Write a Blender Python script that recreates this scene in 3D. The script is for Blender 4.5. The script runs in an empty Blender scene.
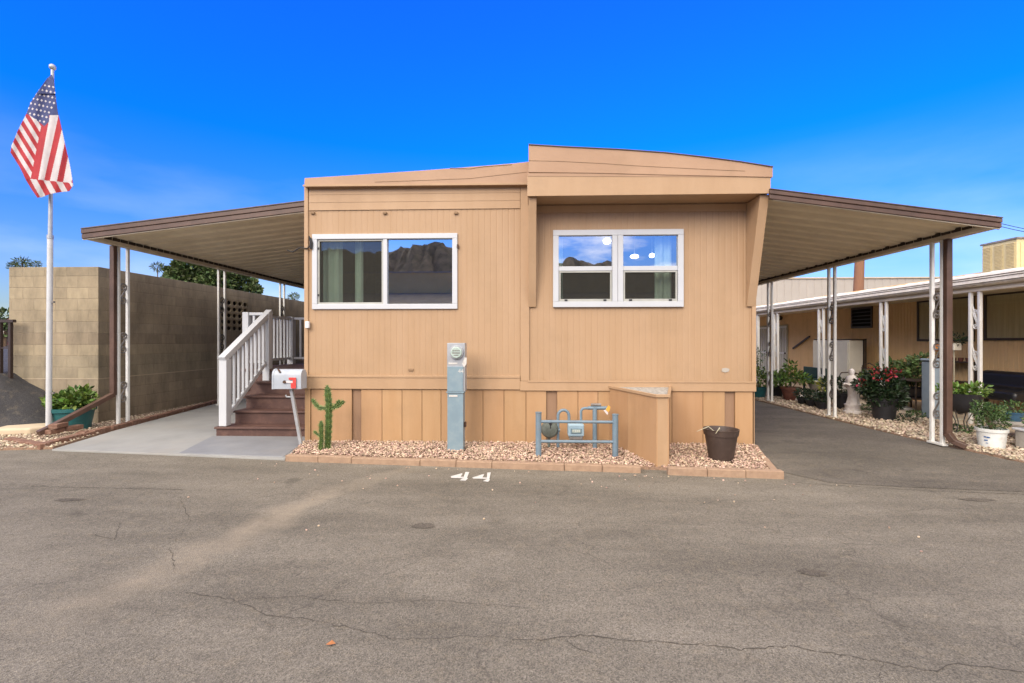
import bpy, bmesh, math, random
import numpy as np
from mathutils import Vector, Matrix
random.seed(7)
R = math.radians
sc = bpy.context.scene
col = bpy.context.scene.collection
F = 480.0; TH = R(2.15); CZ = 1.5; HV = 340.0
ct, st = math.cos(TH), math.sin(TH)

def at(u, v, X=None, Y=None, Z=None):
    """world point seen at a place of the photo, on the plane X=, Y= or Z="""
    a = (u - 512.0) / F
    d = Vector((a * ct - st, a * st + ct, (HV - v) / F))
    if Y is not None: t = Y / d.y
    elif X is not None: t = X / d.x
    else: t = (Z - CZ) / d.z
    return Vector((0, 0, CZ)) + d * t

# ------------------------------------------------------------------ materials
def nodes_of(m):
    return m.node_tree.nodes, m.node_tree.links

def mat(name, c1, c2=None, rough=0.7, scale=6.0, bump=0.0, bscale=60.0, metal=0.0, island=0.0, streak=0.0, spec=0.4, dirt=None, dirt_amt=0.0, dscale=1.5):
    m = bpy.data.materials.new(name); m.use_nodes = True
    n, l = nodes_of(m)
    b = n['Principled BSDF']
    b.inputs['Roughness'].default_value = rough
    b.inputs['Metallic'].default_value = metal
    b.inputs['Specular IOR Level'].default_value = spec
    if c2 is None: c2 = tuple(x * 0.86 for x in c1)
    tc = n.new('ShaderNodeTexCoord')
    geo = n.new('ShaderNodeNewGeometry')
    mp = n.new('ShaderNodeMapping'); l.new(geo.outputs['Position'], mp.inputs['Vector'])
    if streak: mp.inputs['Scale'].default_value = (streak, streak, 0.35)
    no = n.new('ShaderNodeTexNoise'); no.inputs['Scale'].default_value = scale; no.inputs['Detail'].default_value = 6
    no.inputs['Roughness'].default_value = 0.62
    l.new(mp.outputs['Vector'], no.inputs['Vector'])
    rp = n.new('ShaderNodeValToRGB')
    rp.color_ramp.elements[0].position = 0.35; rp.color_ramp.elements[1].position = 0.68
    rp.color_ramp.elements[0].color = (*c2, 1); rp.color_ramp.elements[1].color = (*c1, 1)
    l.new(no.outputs['Fac'], rp.inputs['Fac'])
    out = rp.outputs['Color']
    if dirt is not None:
        nd = n.new('ShaderNodeTexNoise'); nd.inputs['Scale'].default_value = dscale; nd.inputs['Detail'].default_value = 8
        nd.inputs['Roughness'].default_value = 0.7
        l.new(geo.outputs['Position'], nd.inputs['Vector'])
        mr = n.new('ShaderNodeMapRange'); mr.inputs['From Min'].default_value = 0.5; mr.inputs['From Max'].default_value = 0.75
        mr.inputs['To Max'].default_value = dirt_amt
        l.new(nd.outputs['Fac'], mr.inputs['Value'])
        mx = n.new('ShaderNodeMix'); mx.data_type = 'RGBA'
        l.new(mr.outputs['Result'], mx.inputs['Factor']); l.new(out, mx.inputs['A']); mx.inputs['B'].default_value = (*dirt, 1)
        out = mx.outputs['Result']
    if island:
        hs = n.new('ShaderNodeHueSaturation')
        mr = n.new('ShaderNodeMapRange'); mr.inputs['To Min'].default_value = 1 - island; mr.inputs['To Max'].default_value = 1 + island
        l.new(geo.outputs['Random Per Island'], mr.inputs['Value']); l.new(mr.outputs['Result'], hs.inputs['Value'])
        mh = n.new('ShaderNodeMapRange'); mh.inputs['To Min'].default_value = 0.5 - island * .06; mh.inputs['To Max'].default_value = 0.5 + island * .06
        wn = n.new('ShaderNodeTexWhiteNoise'); wn.noise_dimensions = '1D'
        l.new(geo.outputs['Random Per Island'], wn.inputs['W']); l.new(wn.outputs['Value'], mh.inputs['Value'])
        l.new(mh.outputs['Result'], hs.inputs['Hue'])
        l.new(out, hs.inputs['Color']); out = hs.outputs['Color']
    l.new(out, b.inputs['Base Color'])
    if bump:
        nb = n.new('ShaderNodeTexNoise'); nb.inputs['Scale'].default_value = bscale; nb.inputs['Detail'].default_value = 4
        l.new(geo.outputs['Position'], nb.inputs['Vector'])
        bp = n.new('ShaderNodeBump'); bp.inputs['Strength'].default_value = bump; bp.inputs['Distance'].default_value = 0.01
        l.new(nb.outputs['Fac'], bp.inputs['Height']); l.new(bp.outputs['Normal'], b.inputs['Normal'])
    m['out'] = 1
    return m

M = {}
M['peach'] = mat('peach_paint', (0.393, 0.259, 0.155), (0.365, 0.234, 0.132), rough=.62, scale=1.6, streak=2.5, bump=.06, bscale=35, dirt=(.27, .18, .10), dirt_amt=.34, dscale=1.4)
M['peach_trim'] = mat('peach_trim_paint', (0.407, 0.269, 0.160), (0.371, 0.238, 0.136), rough=.6, scale=2, streak=2, bump=.08, bscale=18, dirt=(.27, .175, .10), dirt_amt=.35, dscale=3.2)
M['peach_roof'] = mat('peach_metal_roof_edge', (0.389, 0.246, 0.155), (0.338, 0.208, 0.128), rough=.55, scale=1.2, bump=.25, bscale=7, dirt=(.25, .16, .09), dirt_amt=.4, dscale=2.6)
M['peach_skirt'] = mat('peach_skirting', (0.412, 0.255, 0.136), (0.375, 0.221, 0.110), rough=.62, scale=2.4, streak=3, bump=.05, bscale=30, island=.06, dirt=(.25, .16, .09), dirt_amt=.35, dscale=2.5)
M['skirt_dark'] = mat('bare_wood_strip', (0.288, 0.180, 0.112), (0.245, 0.148, 0.090), rough=.8, scale=9, streak=14, bump=.2)
M['white'] = mat('white_paint', (.80, .80, .79), (.74, .74, .73), rough=.45, scale=3, bump=.03)
M['vinyl'] = mat('white_vinyl', (0.495, 0.511, 0.534), (0.464, 0.480, 0.503), rough=.35, scale=3)
M['post_white'] = mat('white_painted_post', (.74, .74, .72), (.66, .66, .63), rough=.5, scale=7, dirt=(.44, .38, .31), dirt_amt=.22, dscale=9)
M['iron'] = mat('dark_iron', (.09, .08, .075), (.05, .045, .04), rough=.6, scale=12)
M['iron_grey'] = mat('grey_painted_iron', (.23, .21, .20), (.12, .11, .10), rough=.6, scale=14)
M['pan'] = mat('aged_cream_awning_pan', (0.813, 0.717, 0.535), (0.706, 0.615, 0.449), rough=.5, scale=1.5, dirt=(.34, .28, .19), dirt_amt=.35, dscale=2)
M['beam'] = mat('cream_beam', (.66, .58, .45), (.55, .48, .37), rough=.55, scale=3, dirt=(.30, .23, .16), dirt_amt=.4, dscale=4)
M['brown'] = mat('brown_painted_metal', (0.102, 0.058, 0.042), (0.071, 0.041, 0.030), rough=.45, scale=3, dirt=(.24, .14, .10), dirt_amt=.3, dscale=5)
M['dark_cap'] = mat('dark_roof_edge', (.10, .085, .09), (.07, .06, .06), rough=.5)
M['tread'] = mat('brown_composite_tread', (0.102, 0.051, 0.040), (0.074, 0.038, 0.031), rough=.6, scale=5, bump=.1, dirt=(.24, .15, .11), dirt_amt=.3, dscale=5)
M['meter_grey'] = mat('blue_grey_enamel', (0.200, 0.281, 0.327), (0.170, 0.238, 0.285), rough=.45, scale=4, dirt=(.32, .34, .34), dirt_amt=.3, dscale=8)
M['pipe_grey'] = mat('blue_grey_pipe_paint', (0.162, 0.230, 0.285), (0.128, 0.183, 0.230), rough=.5, scale=9, dirt=(.16, .13, .11), dirt_amt=.4, dscale=14)
M['galv'] = mat('galvanised_steel', (0.418, 0.432, 0.454), (0.331, 0.346, 0.367), rough=.38, scale=12, metal=.35)
M['mailbox'] = mat('white_grey_mailbox_paint', (0.371, 0.404, 0.452), (0.307, 0.339, 0.388), rough=.45, scale=7, dirt=(.35, .33, .30), dirt_amt=.35, dscale=12)
M['red'] = mat('faded_red_paint', (.62, .06, .05), (.48, .04, .035), rough=.5, scale=20)
M['rust'] = mat('rusty_hinge', (.10, .05, .03), (.05, .03, .02), rough=.8, scale=30)
M['dark_plastic'] = mat('dark_brown_plastic', (.065, .045, .038), (.05, .034, .028), rough=.5, scale=5, dirt=(.14, .10, .075), dirt_amt=.3, dscale=9)
M['black_plastic'] = mat('black_plastic', (.028, .028, .032), (.018, .018, .02), rough=.45)
M['teal'] = mat('teal_glazed_plastic', (.028, .145, .15), (.018, .10, .105), rough=.4, scale=5, dirt=(.10, .14, .12), dirt_amt=.3, dscale=9)
M['terracotta'] = mat('dark_terracotta', (.20, .075, .05), (.12, .05, .035), rough=.8, scale=12)
M['white_pot'] = mat('white_plastic_tub', (.72, .74, .72), (.62, .64, .62), rough=.5, scale=6, dirt=(.36, .30, .22), dirt_amt=.45, dscale=9)
M['blue_ink'] = mat('blue_marking', (.05, .13, .32), rough=.6)
M['blue_pot'] = mat('blue_glaze', (.05, .12, .20), (.03, .075, .13), rough=.25, scale=10)
M['stone_pot'] = mat('pale_stone', (0.464, 0.432, 0.384), (0.352, 0.320, 0.280), rough=.85, scale=15, bump=.2)
M['statue'] = mat('white_cast_stone', (.80, .76, .72), (.70, .64, .60), rough=.8, scale=18, bump=.2, dirt=(.36, .28, .22), dirt_amt=.5, dscale=12)
M['soil'] = mat('potting_soil', (.06, .042, .03), (.03, .022, .016), rough=.95, scale=40, bump=.5)
M['edging'] = mat('tan_cast_edging', (.36, .245, .165), (.28, .185, .125), rough=.85, scale=14, bump=.3, bscale=90, dirt=(.27, .19, .14), dirt_amt=.5, dscale=8)
M['brick'] = mat('red_brick', (0.242, 0.131, 0.083), (0.156, 0.084, 0.057), rough=.88, scale=18, bump=.5, bscale=80, dirt=(.42, .30, .22), dirt_amt=.55, dscale=10, island=.12)
M['gravel'] = mat('peach_gravel', (.58, .44, .34), (.36, .245, .18), rough=.85, scale=9, island=.45)
M['gravel2'] = mat('pale_gravel', (.52, .44, .34), (.36, .28, .20), rough=.85, scale=9, island=.45)
M['bed_soil'] = mat('gravel_bed_ground', (.34, .22, .15), (.20, .13, .09), rough=.95, scale=40, bump=.6)
M['leaf_bright'] = mat('bright_leaves', (.135, .215, .035), (.07, .13, .022), rough=.5, scale=8, island=.5)
M['leaf_mid'] = mat('green_leaves', (.075, .13, .035), (.035, .07, .02), rough=.5, scale=8, island=.5)
M['leaf_dark'] = mat('dark_leaves', (0.022, 0.044, 0.015), (0.012, 0.026, 0.009), rough=.45, scale=8, island=.5)
M['leaf_yellow'] = mat('yellow_leaves', (.42, .40, .06), (.25, .30, .04), rough=.5, scale=8, island=.4)
M['flower'] = mat('crimson_petals', (0.360, 0.016, 0.018), (0.180, 0.008, 0.013), rough=.55, scale=8, island=.5)
M['stem'] = mat('woody_stem', (.13, .10, .06), (.08, .06, .035), rough=.85)
M['cactus'] = mat('cactus_skin', (.085, .14, .03), (.04, .075, .018), rough=.55, scale=22)
M['spine'] = mat('cactus_spines', (.26, .32, .12), rough=.6)
M['bark'] = mat('bark', (.16, .10, .06), (.09, .06, .035), rough=.95, scale=14, bump=.6, bscale=30)
M['pole_wood'] = mat('brown_pole_wood', (.26, .13, .075), (.18, .09, .055), rough=.9, scale=8, streak=8)
M['tan_wall'] = mat('tan_siding', (.82, .56, .28), (.74, .50, .24), rough=.65, scale=1.5, streak=3, dirt=(.30, .20, .11), dirt_amt=.3)
M['tan_screen'] = mat('cream_screen_door', (.46, .43, .32), (.40, .37, .27), rough=.6)
M['cream_roof'] = mat('weathered_white_roof', (.86, .80, .68), (.70, .63, .52), rough=.65, scale=9, bump=.4, bscale=20, dirt=(.40, .34, .27), dirt_amt=.35, dscale=6)
M['concrete'] = mat('tan_concrete', (.55, .45, .32), (.47, .38, .27), rough=.9, scale=3, bump=.15, dirt=(.24, .19, .14), dirt_amt=.4)
M['cabinet'] = mat('cream_cabinet_paint', (0.725, 0.700, 0.600), (0.625, 0.600, 0.512), rough=.5, scale=2, dirt=(.36, .32, .25), dirt_amt=.3)
M['cooler'] = mat('yellowed_cooler_metal', (.60, .51, .29), (.50, .42, .23), rough=.6, scale=5)
M['cooler_pad'] = mat('cooler_louvre_pad', (.62, .52, .29), (.50, .41, .22), rough=.8, scale=30)
M['curtain'] = mat('pale_green_curtain', (.72, .84, .74), (.60, .72, .62), rough=.9, scale=3, streak=6)
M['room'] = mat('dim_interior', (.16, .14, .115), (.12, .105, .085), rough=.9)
M['black_cover'] = mat('black_vinyl_cover', (.018, .018, .02), (.012, .012, .013), rough=.35, scale=4)
M['warehouse'] = mat('greige_metal_wall', (.38, .345, .31), (.35, .315, .28), rough=.7, scale=1)
M['rail_dark'] = mat('dark_brown_rail', (.035, .022, .02), rough=.5)
M['green_metal'] = mat('dark_green_metal', (.02, .06, .045), (.015, .04, .03), rough=.5)
M['mirror_wall'] = mat('tan_wall_across_road', (.95, .62, .24), (.85, .55, .21), rough=.9, scale=1.2)
M['hill'] = mat('scrubby_hill', (.24, .18, .11), (.09, .075, .045), rough=1, scale=.02)
M['hillfar'] = M['hill']
M['bank'] = mat('dry_bank', (.34, .29, .21), (.26, .22, .16), rough=1, scale=2)
M['canton'] = mat('faded_navy_cloth', (.07, .085, .20), (.05, .06, .155), rough=.9, scale=12)
M['flag_red'] = mat('faded_red_cloth', (0.425, 0.038, 0.047), (0.340, 0.030, 0.038), rough=.9, scale=12)
M['flag_white'] = mat('sun_bleached_cloth', (0.593, 0.562, 0.562), (0.530, 0.491, 0.499), rough=.9, scale=12)
M['paint'] = mat('worn_white_road_paint', (.62, .61, .58), (.46, .44, .41), rough=.7, scale=30)
M['crack'] = mat('dark_asphalt_crack', (.085, .072, .058), (.05, .043, .036), scale=9, rough=1)  # dark tone of the flat strips drawn for cracks and joints
M['orange'] = mat('orange_cloth', (.55, .19, .02), (.35, .1, .01), rough=.8)
M['yellow_tag'] = mat('orange_yellow_tag', (.72, .38, .06), rough=.6)
M['panel_blue'] = mat('blue_grey_panel', (.25, .31, .36), rough=.6)
M['cable'] = mat('black_cable', (.02, .018, .018), rough=.6)
M['white_dull'] = mat('dull_white_block', (.66, .66, .68), rough=.6)

def emis(name, c, s):
    m = bpy.data.materials.new(name); m.use_nodes = True; n, l = nodes_of(m)
    b = n['Principled BSDF']; b.inputs['Emission Color'].default_value = (*c, 1); b.inputs['Emission Strength'].default_value = s
    b.inputs['Base Color'].default_value = (*c, 1)
    return m
M['lamp_glow'] = emis('lit_lamp_globe', (1, .93, .80), 5)

def glass(name, refl, tint=(.8, .85, .82)):
    m = bpy.data.materials.new(name); m.use_nodes = True; n, l = nodes_of(m)
    n.clear()
    o = n.new('ShaderNodeOutputMaterial'); mx = n.new('ShaderNodeMixShader')
    t = n.new('ShaderNodeBsdfTransparent'); t.inputs['Color'].default_value = (*tint, 1)
    g = n.new('ShaderNodeBsdfGlossy'); g.inputs['Roughness'].default_value = 0.012; g.inputs['Color'].default_value = (.95, .97, 1, 1)
    no = n.new('ShaderNodeTexNoise'); no.inputs['Scale'].default_value = 1.3; bp = n.new('ShaderNodeBump'); bp.inputs['Strength'].default_value = .03
    geo = n.new('ShaderNodeNewGeometry'); l.new(geo.outputs['Position'], no.inputs['Vector'])
    l.new(no.outputs['Fac'], bp.inputs['Height']); l.new(bp.outputs['Normal'], g.inputs['Normal'])
    mx.inputs['Fac'].default_value = refl
    l.new(t.outputs[0], mx.inputs[1]); l.new(g.outputs[0], mx.inputs[2]); l.new(mx.outputs[0], o.inputs['Surface'])
    return m
M['glass'] = glass('window_glass', .42)
M['glass_dim'] = glass('tinted_window_glass', .17, (.75, .8, .75))

def screen_mat():
    m = bpy.data.materials.new('insect_screen'); m.use_nodes = True; n, l = nodes_of(m); n.clear()
    o = n.new('ShaderNodeOutputMaterial'); mx = n.new('ShaderNodeMixShader'); t = n.new('ShaderNodeBsdfTransparent')
    d = n.new('ShaderNodeBsdfDiffuse'); d.inputs['Color'].default_value = (.05, .048, .04, 1); mx.inputs['Fac'].default_value = .45
    l.new(t.outputs[0], mx.inputs[1]); l.new(d.outputs[0], mx.inputs[2]); l.new(mx.outputs[0], o.inputs['Surface'])
    return m
M['screen'] = screen_mat()

def block_mat():
    m = bpy.data.materials.new('slump_block'); m.use_nodes = True; n, l = nodes_of(m); b = n['Principled BSDF']
    b.inputs['Roughness'].default_value = .92
    geo = n.new('ShaderNodeNewGeometry'); sp = n.new('ShaderNodeSeparateXYZ'); l.new(geo.outputs['Position'], sp.inputs[0])
    ad = n.new('ShaderNodeMath'); ad.operation = 'ADD'; l.new(sp.outputs['X'], ad.inputs[0]); l.new(sp.outputs['Y'], ad.inputs[1])
    cb = n.new('ShaderNodeCombineXYZ'); l.new(ad.outputs[0], cb.inputs['X']); l.new(sp.outputs['Z'], cb.inputs['Y'])
    nw = n.new('ShaderNodeTexNoise'); nw.inputs['Scale'].default_value = 6
    l.new(geo.outputs['Position'], nw.inputs['Vector'])
    br = n.new('ShaderNodeTexBrick'); l.new(cb.outputs[0], br.inputs['Vector'])
    br.inputs['Scale'].default_value = 1; br.inputs['Brick Width'].default_value = .406; br.inputs['Row Height'].default_value = .2025
    br.inputs['Mortar Size'].default_value = .009; br.inputs['Mortar Smooth'].default_value = .4
    br.inputs['Color1'].default_value = (.335, .285, .20, 1); br.inputs['Color2'].default_value = (.275, .232, .165, 1); br.inputs['Mortar'].default_value = (.285, .24, .17, 1)
    # courses of slightly different stone
    fl = n.new('ShaderNodeMath'); fl.operation = 'DIVIDE'; l.new(sp.outputs['Z'], fl.inputs[0]); fl.inputs[1].default_value = .2025
    ff = n.new('ShaderNodeMath'); ff.operation = 'FLOOR'; l.new(fl.outputs[0], ff.inputs[0])
    rp = n.new('ShaderNodeValToRGB'); rp.color_ramp.interpolation = 'CONSTANT'
    e = rp.color_ramp.elements; e[0].position = 0; e[0].color = (.86, .82, .80, 1); e[1].position = .28; e[1].color = (.92, .90, .86, 1)
    for p, c in ((.37, (1.02, .98, .92, 1)), (.49, (.86, .81, .78, 1)), (.56, (.93, .89, .86, 1)), (.62, (1.05, 1.0, .93, 1)), (.86, (.96, .92, .86, 1))):
        k = e.new(p); k.color = c
    dv = n.new('ShaderNodeMath'); dv.operation = 'DIVIDE'; l.new(ff.outputs[0], dv.inputs[0]); dv.inputs[1].default_value = 14
    l.new(dv.outputs[0], rp.inputs['Fac'])
    mu = n.new('ShaderNodeMix'); mu.data_type = 'RGBA'; mu.blend_type = 'MULTIPLY'; mu.inputs['Factor'].default_value = 1
    l.new(br.outputs['Color'], mu.inputs['A']); l.new(rp.outputs['Color'], mu.inputs['B'])
    nz = n.new('ShaderNodeTexNoise'); nz.inputs['Scale'].default_value = 2.2; nz.inputs['Detail'].default_value = 9; nz.inputs['Roughness'].default_value = .7
    mp = n.new('ShaderNodeMapping'); mp.inputs['Scale'].default_value = (1.5, 1.5, .6); l.new(geo.outputs['Position'], mp.inputs[0]); l.new(mp.outputs[0], nz.inputs['Vector'])
    mr = n.new('ShaderNodeMapRange'); mr.inputs['From Min'].default_value = .3; mr.inputs['From Max'].default_value = .7; mr.inputs['To Min'].default_value = .62; mr.inputs['To Max'].default_value = 1.22
    l.new(nz.outputs['Fac'], mr.inputs['Value'])
    m2 = n.new('ShaderNodeMix'); m2.data_type = 'RGBA'; m2.blend_type = 'MULTIPLY'; m2.inputs['Factor'].default_value = 1
    l.new(mu.outputs['Result'], m2.inputs['A']); l.new(mr.outputs['Result'], m2.inputs['B'])
    l.new(m2.outputs['Result'], b.inputs['Base Color'])
    nf = n.new('ShaderNodeTexNoise'); nf.inputs['Scale'].default_value = 70; nf.inputs['Detail'].default_value = 5
    l.new(geo.outputs['Position'], nf.inputs['Vector'])
    ma = n.new('ShaderNodeMath'); ma.operation = 'MULTIPLY_ADD'; l.new(br.outputs['Fac'], ma.inputs[0]); ma.inputs[1].default_value = -1.2; l.new(nf.outputs['Fac'], ma.inputs[2])
    bp = n.new('ShaderNodeBump'); bp.inputs['Strength'].default_value = .6; bp.inputs['Distance'].default_value = .009
    l.new(ma.outputs[0], bp.inputs['Height']); l.new(bp.outputs['Normal'], b.inputs['Normal'])
    return m
M['block'] = block_mat()

def asphalt_mat(name, base, lighter, seams):
    m = bpy.data.materials.new(name); m.use_nodes = True; n, l = nodes_of(m); b = n['Principled BSDF']
    b.inputs['Roughness'].default_value = .88; b.inputs['Specular IOR Level'].default_value = .3
    geo = n.new('ShaderNodeNewGeometry'); P = geo.outputs['Position']
    def noise(s, d=6, r=.6, vec=P):
        x = n.new('ShaderNodeTexNoise'); x.inputs['Scale'].default_value = s; x.inputs['Detail'].default_value = d; x.inputs['Roughness'].default_value = r
        l.new(vec, x.inputs['Vector']); return x.outputs['Fac']
    def rng(v, a, bb, c, d):
        x = n.new('ShaderNodeMapRange'); l.new(v, x.inputs['Value'])
        for k, q in zip(('From Min', 'From Max', 'To Min', 'To Max'), (a, bb, c, d)): x.inputs[k].default_value = q
        return x.outputs['Result']
    def mix(f, a, c, mode='MIX'):
        x = n.new('ShaderNodeMix'); x.data_type = 'RGBA'; x.blend_type = mode
        if isinstance(f, (int, float)): x.inputs['Factor'].default_value = f
        else: l.new(f, x.inputs['Factor'])
        for s_, v in (('A', a), ('B', c)):
            if isinstance(v, tuple): x.inputs[s_].default_value = (*v, 1)
            else: l.new(v, x.inputs[s_])
        return x.outputs['Result']
    mp = n.new('ShaderNodeMapping'); mp.inputs['Scale'].default_value = (.45, 1.3, 1); l.new(P, mp.inputs[0])
    c = mix(rng(noise(.9, 8, .70, mp.outputs[0]), .36, .62, 0, 1), tuple(x * .90 for x in base), tuple(x * 1.08 for x in lighter))
    # tracks and old wear
    c = mix(rng(noise(2.3, 8, .72), .50, .74, 0, .42), c, tuple(x * .55 for x in base))
    mp2 = n.new('ShaderNodeMapping'); mp2.inputs['Rotation'].default_value = (0, 0, .12); mp2.inputs['Scale'].default_value = (.22, 1.6, 1); l.new(P, mp2.inputs[0])
    c = mix(rng(noise(1.3, 6, .6, mp2.outputs[0]), .48, .70, 0, .34), c, tuple(x * .62 for x in base))
    c = mix(rng(noise(9, 6, .75), .52, .70, 0, .30), c, (.27, .215, .14))
    c = mix(rng(noise(.55, 5, .6), .5, .7, 0, .45), c, tuple(x * 1.15 for x in lighter))
    # aggregate
    vo = n.new('ShaderNodeTexVoronoi'); vo.inputs['Scale'].default_value = 165; l.new(P, vo.inputs['Vector'])
    c = mix(1.0, c, rng(vo.outputs['Color'], 0, 1, .42, 1.58), 'MULTIPLY')
    c = mix(rng(noise(34, 5, .75), .3, .7, 0, .34), c, tuple(x * .62 for x in base))
    c = mix(rng(noise(60, 3, .6), .60, .75, 0, .45), c, tuple(min(1, x * 1.9) for x in lighter))
    # spots of oil
    c = mix(rng(noise(1.7, 3, .5), .665, .72, 0, .45), c, tuple(x * .45 for x in base))
    # crazing
    dist = n.new('ShaderNodeVectorMath'); dist.operation = 'ADD'; nn = n.new('ShaderNodeTexNoise'); nn.inputs['Scale'].default_value = 3; nn.inputs['Detail'].default_value = 5; l.new(P, nn.inputs['Vector'])
    sc_ = n.new('ShaderNodeVectorMath'); sc_.operation = 'SCALE'; sc_.inputs['Scale'].default_value = .55; l.new(nn.outputs['Color'], sc_.inputs[0])
    l.new(P, dist.inputs[0]); l.new(sc_.outputs[0], dist.inputs[1])
    for s_, w, lo, hi, amt in ((.8, .009, .42, .56, .45), (2.6, .016, .50, .62, .45)):
        v2 = n.new('ShaderNodeTexVoronoi'); v2.feature = 'DISTANCE_TO_EDGE'; v2.inputs['Scale'].default_value = s_; l.new(dist.outputs[0], v2.inputs['Vector'])
        k = rng(v2.outputs['Distance'], 0, w, 1, 0)
        mk = rng(noise(.8, 3, .5), lo, hi, 0, amt)
        mm = n.new('ShaderNodeMath'); mm.operation = 'MULTIPLY'; l.new(k, mm.inputs[0]); l.new(mk, mm.inputs[1])
        c = mix(mm.outputs[0], c, (.05, .042, .035))
    # pale sandy seams: washed-out silt along old patch edges
    sp = n.new('ShaderNodeSeparateXYZ'); l.new(dist.outputs[0], sp.inputs[0])
    for (ax, ay, bx, by, w, amt, colr) in seams:
        # distance to the segment via projected coordinates
        L = math.hypot(bx - ax, by - ay); dx, dy = (bx - ax) / L, (by - ay) / L
        def lin(kx, ky, k0):
            q = n.new('ShaderNodeMath'); q.operation = 'MULTIPLY_ADD'; l.new(sp.outputs['X'], q.inputs[0]); q.inputs[1].default_value = kx; q.inputs[2].default_value = k0
            r = n.new('ShaderNodeMath'); r.operation = 'MULTIPLY_ADD'; l.new(sp.outputs['Y'], r.inputs[0]); r.inputs[1].default_value = ky; l.new(q.outputs[0], r.inputs[2]); return r.outputs[0]
        off = .275
        s1 = lin(dx, dy, -(ax + off) * dx - (ay + off) * dy); d1 = lin(-dy, dx, (ax + off) * dy - (ay + off) * dx)
        ab = n.new('ShaderNodeMath'); ab.operation = 'ABSOLUTE'; l.new(d1, ab.inputs[0])
        k = n.new('ShaderNodeMapRange'); k.interpolation_type = 'SMOOTHSTEP'; l.new(ab.outputs[0], k.inputs['Value'])
        for kk, q in zip(('From Min', 'From Max', 'To Min', 'To Max'), (0, w, 1, 0)): k.inputs[kk].default_value = q
        e1 = rng(s1, -.3, .3, 0, 1); e2 = rng(s1, L - .3, L + .3, 1, 0)
        m1 = n.new('ShaderNodeMath'); m1.operation = 'MULTIPLY'; l.new(e1, m1.inputs[0]); l.new(e2, m1.inputs[1])
        m2 = n.new('ShaderNodeMath'); m2.operation = 'MULTIPLY'; l.new(m1.outputs[0], m2.inputs[0]); l.new(k.outputs['Result'], m2.inputs[1])
        m3 = n.new('ShaderNodeMath'); m3.operation = 'MULTIPLY'; l.new(m2.outputs[0], m3.inputs[0]); m3.inputs[1].default_value = amt
        m4 = n.new('ShaderNodeMath'); m4.operation = 'MULTIPLY'; l.new(m3.outputs[0], m4.inputs[0]); l.new(rng(noise(5, 6, .7), .3, .65, .3, 1), m4.inputs[1])
        c = mix(m4.outputs[0], c, colr)
    l.new(c, b.inputs['Base Color'])
    h = n.new('ShaderNodeMath'); h.operation = 'ADD'; l.new(vo.outputs['Distance'], h.inputs[0]); l.new(noise(160, 4, .7), h.inputs[1])
    bp = n.new('ShaderNodeBump'); bp.inputs['Strength'].default_value = .55; bp.inputs['Distance'].default_value = .006
    l.new(h.outputs[0], bp.inputs['Height']); l.new(bp.outputs['Normal'], b.inputs['Normal'])
    return m
def gp(u, v): p = at(u, v, Z=0); return p.x, p.y
_s = []
for (a, b_, w, amt) in (((60, 618), (215, 548), .34, .45), ((215, 548), (330, 492), .30, .62), ((330, 492), (420, 465), .22, .25)):
    _s.append((*gp(*a), *gp(*b_), w, amt, (.34, .28, .205)))
M['asphalt'] = asphalt_mat('worn_asphalt', (.148, .130, .103), (.206, .182, .145), _s)
M['drive'] = asphalt_mat('sealed_driveway', (.116, .102, .083), (.165, .145, .118), [])
M['dark_asphalt'] = asphalt_mat('fresh_dark_asphalt', (.042, .041, .044), (.058, .056, .058), [])
M['patch'] = asphalt_mat('tar_patched_asphalt', (.105, .090, .072), (.14, .12, .095), [])
def pad_mat():
    m = mat('pale_worn_concrete', (.31, .31, .30), (.255, .255, .245), rough=.6, scale=1.6, bump=.08, bscale=80, dirt=(.33, .29, .24), dirt_amt=.45, dscale=1.3)
    return m
M['pad'] = pad_mat()
M['pad_blue'] = mat('blue_grey_painted_slab', (0.234, 0.242, 0.257), (0.198, 0.203, 0.217), rough=.55, scale=3, bump=.05, dirt=(.33, .31, .28), dirt_amt=.3, dscale=2)

# ------------------------------------------------------------------ mesh helpers
ORG = {}
def meta(o, label=None, cat=None, group=None, kind=None):
    if label: o['label'] = label
    if cat: o['category'] = cat
    if group: o['group'] = group
    if kind: o['kind'] = kind
    return o

def thing(name, label, cat, loc=(0, 0, 0), group=None):
    o = bpy.data.objects.new(name, None); o.empty_display_size = .1
    col.objects.link(o); o.location = loc; ORG[o.name] = Vector(loc)
    return meta(o, label, cat, group)

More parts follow.
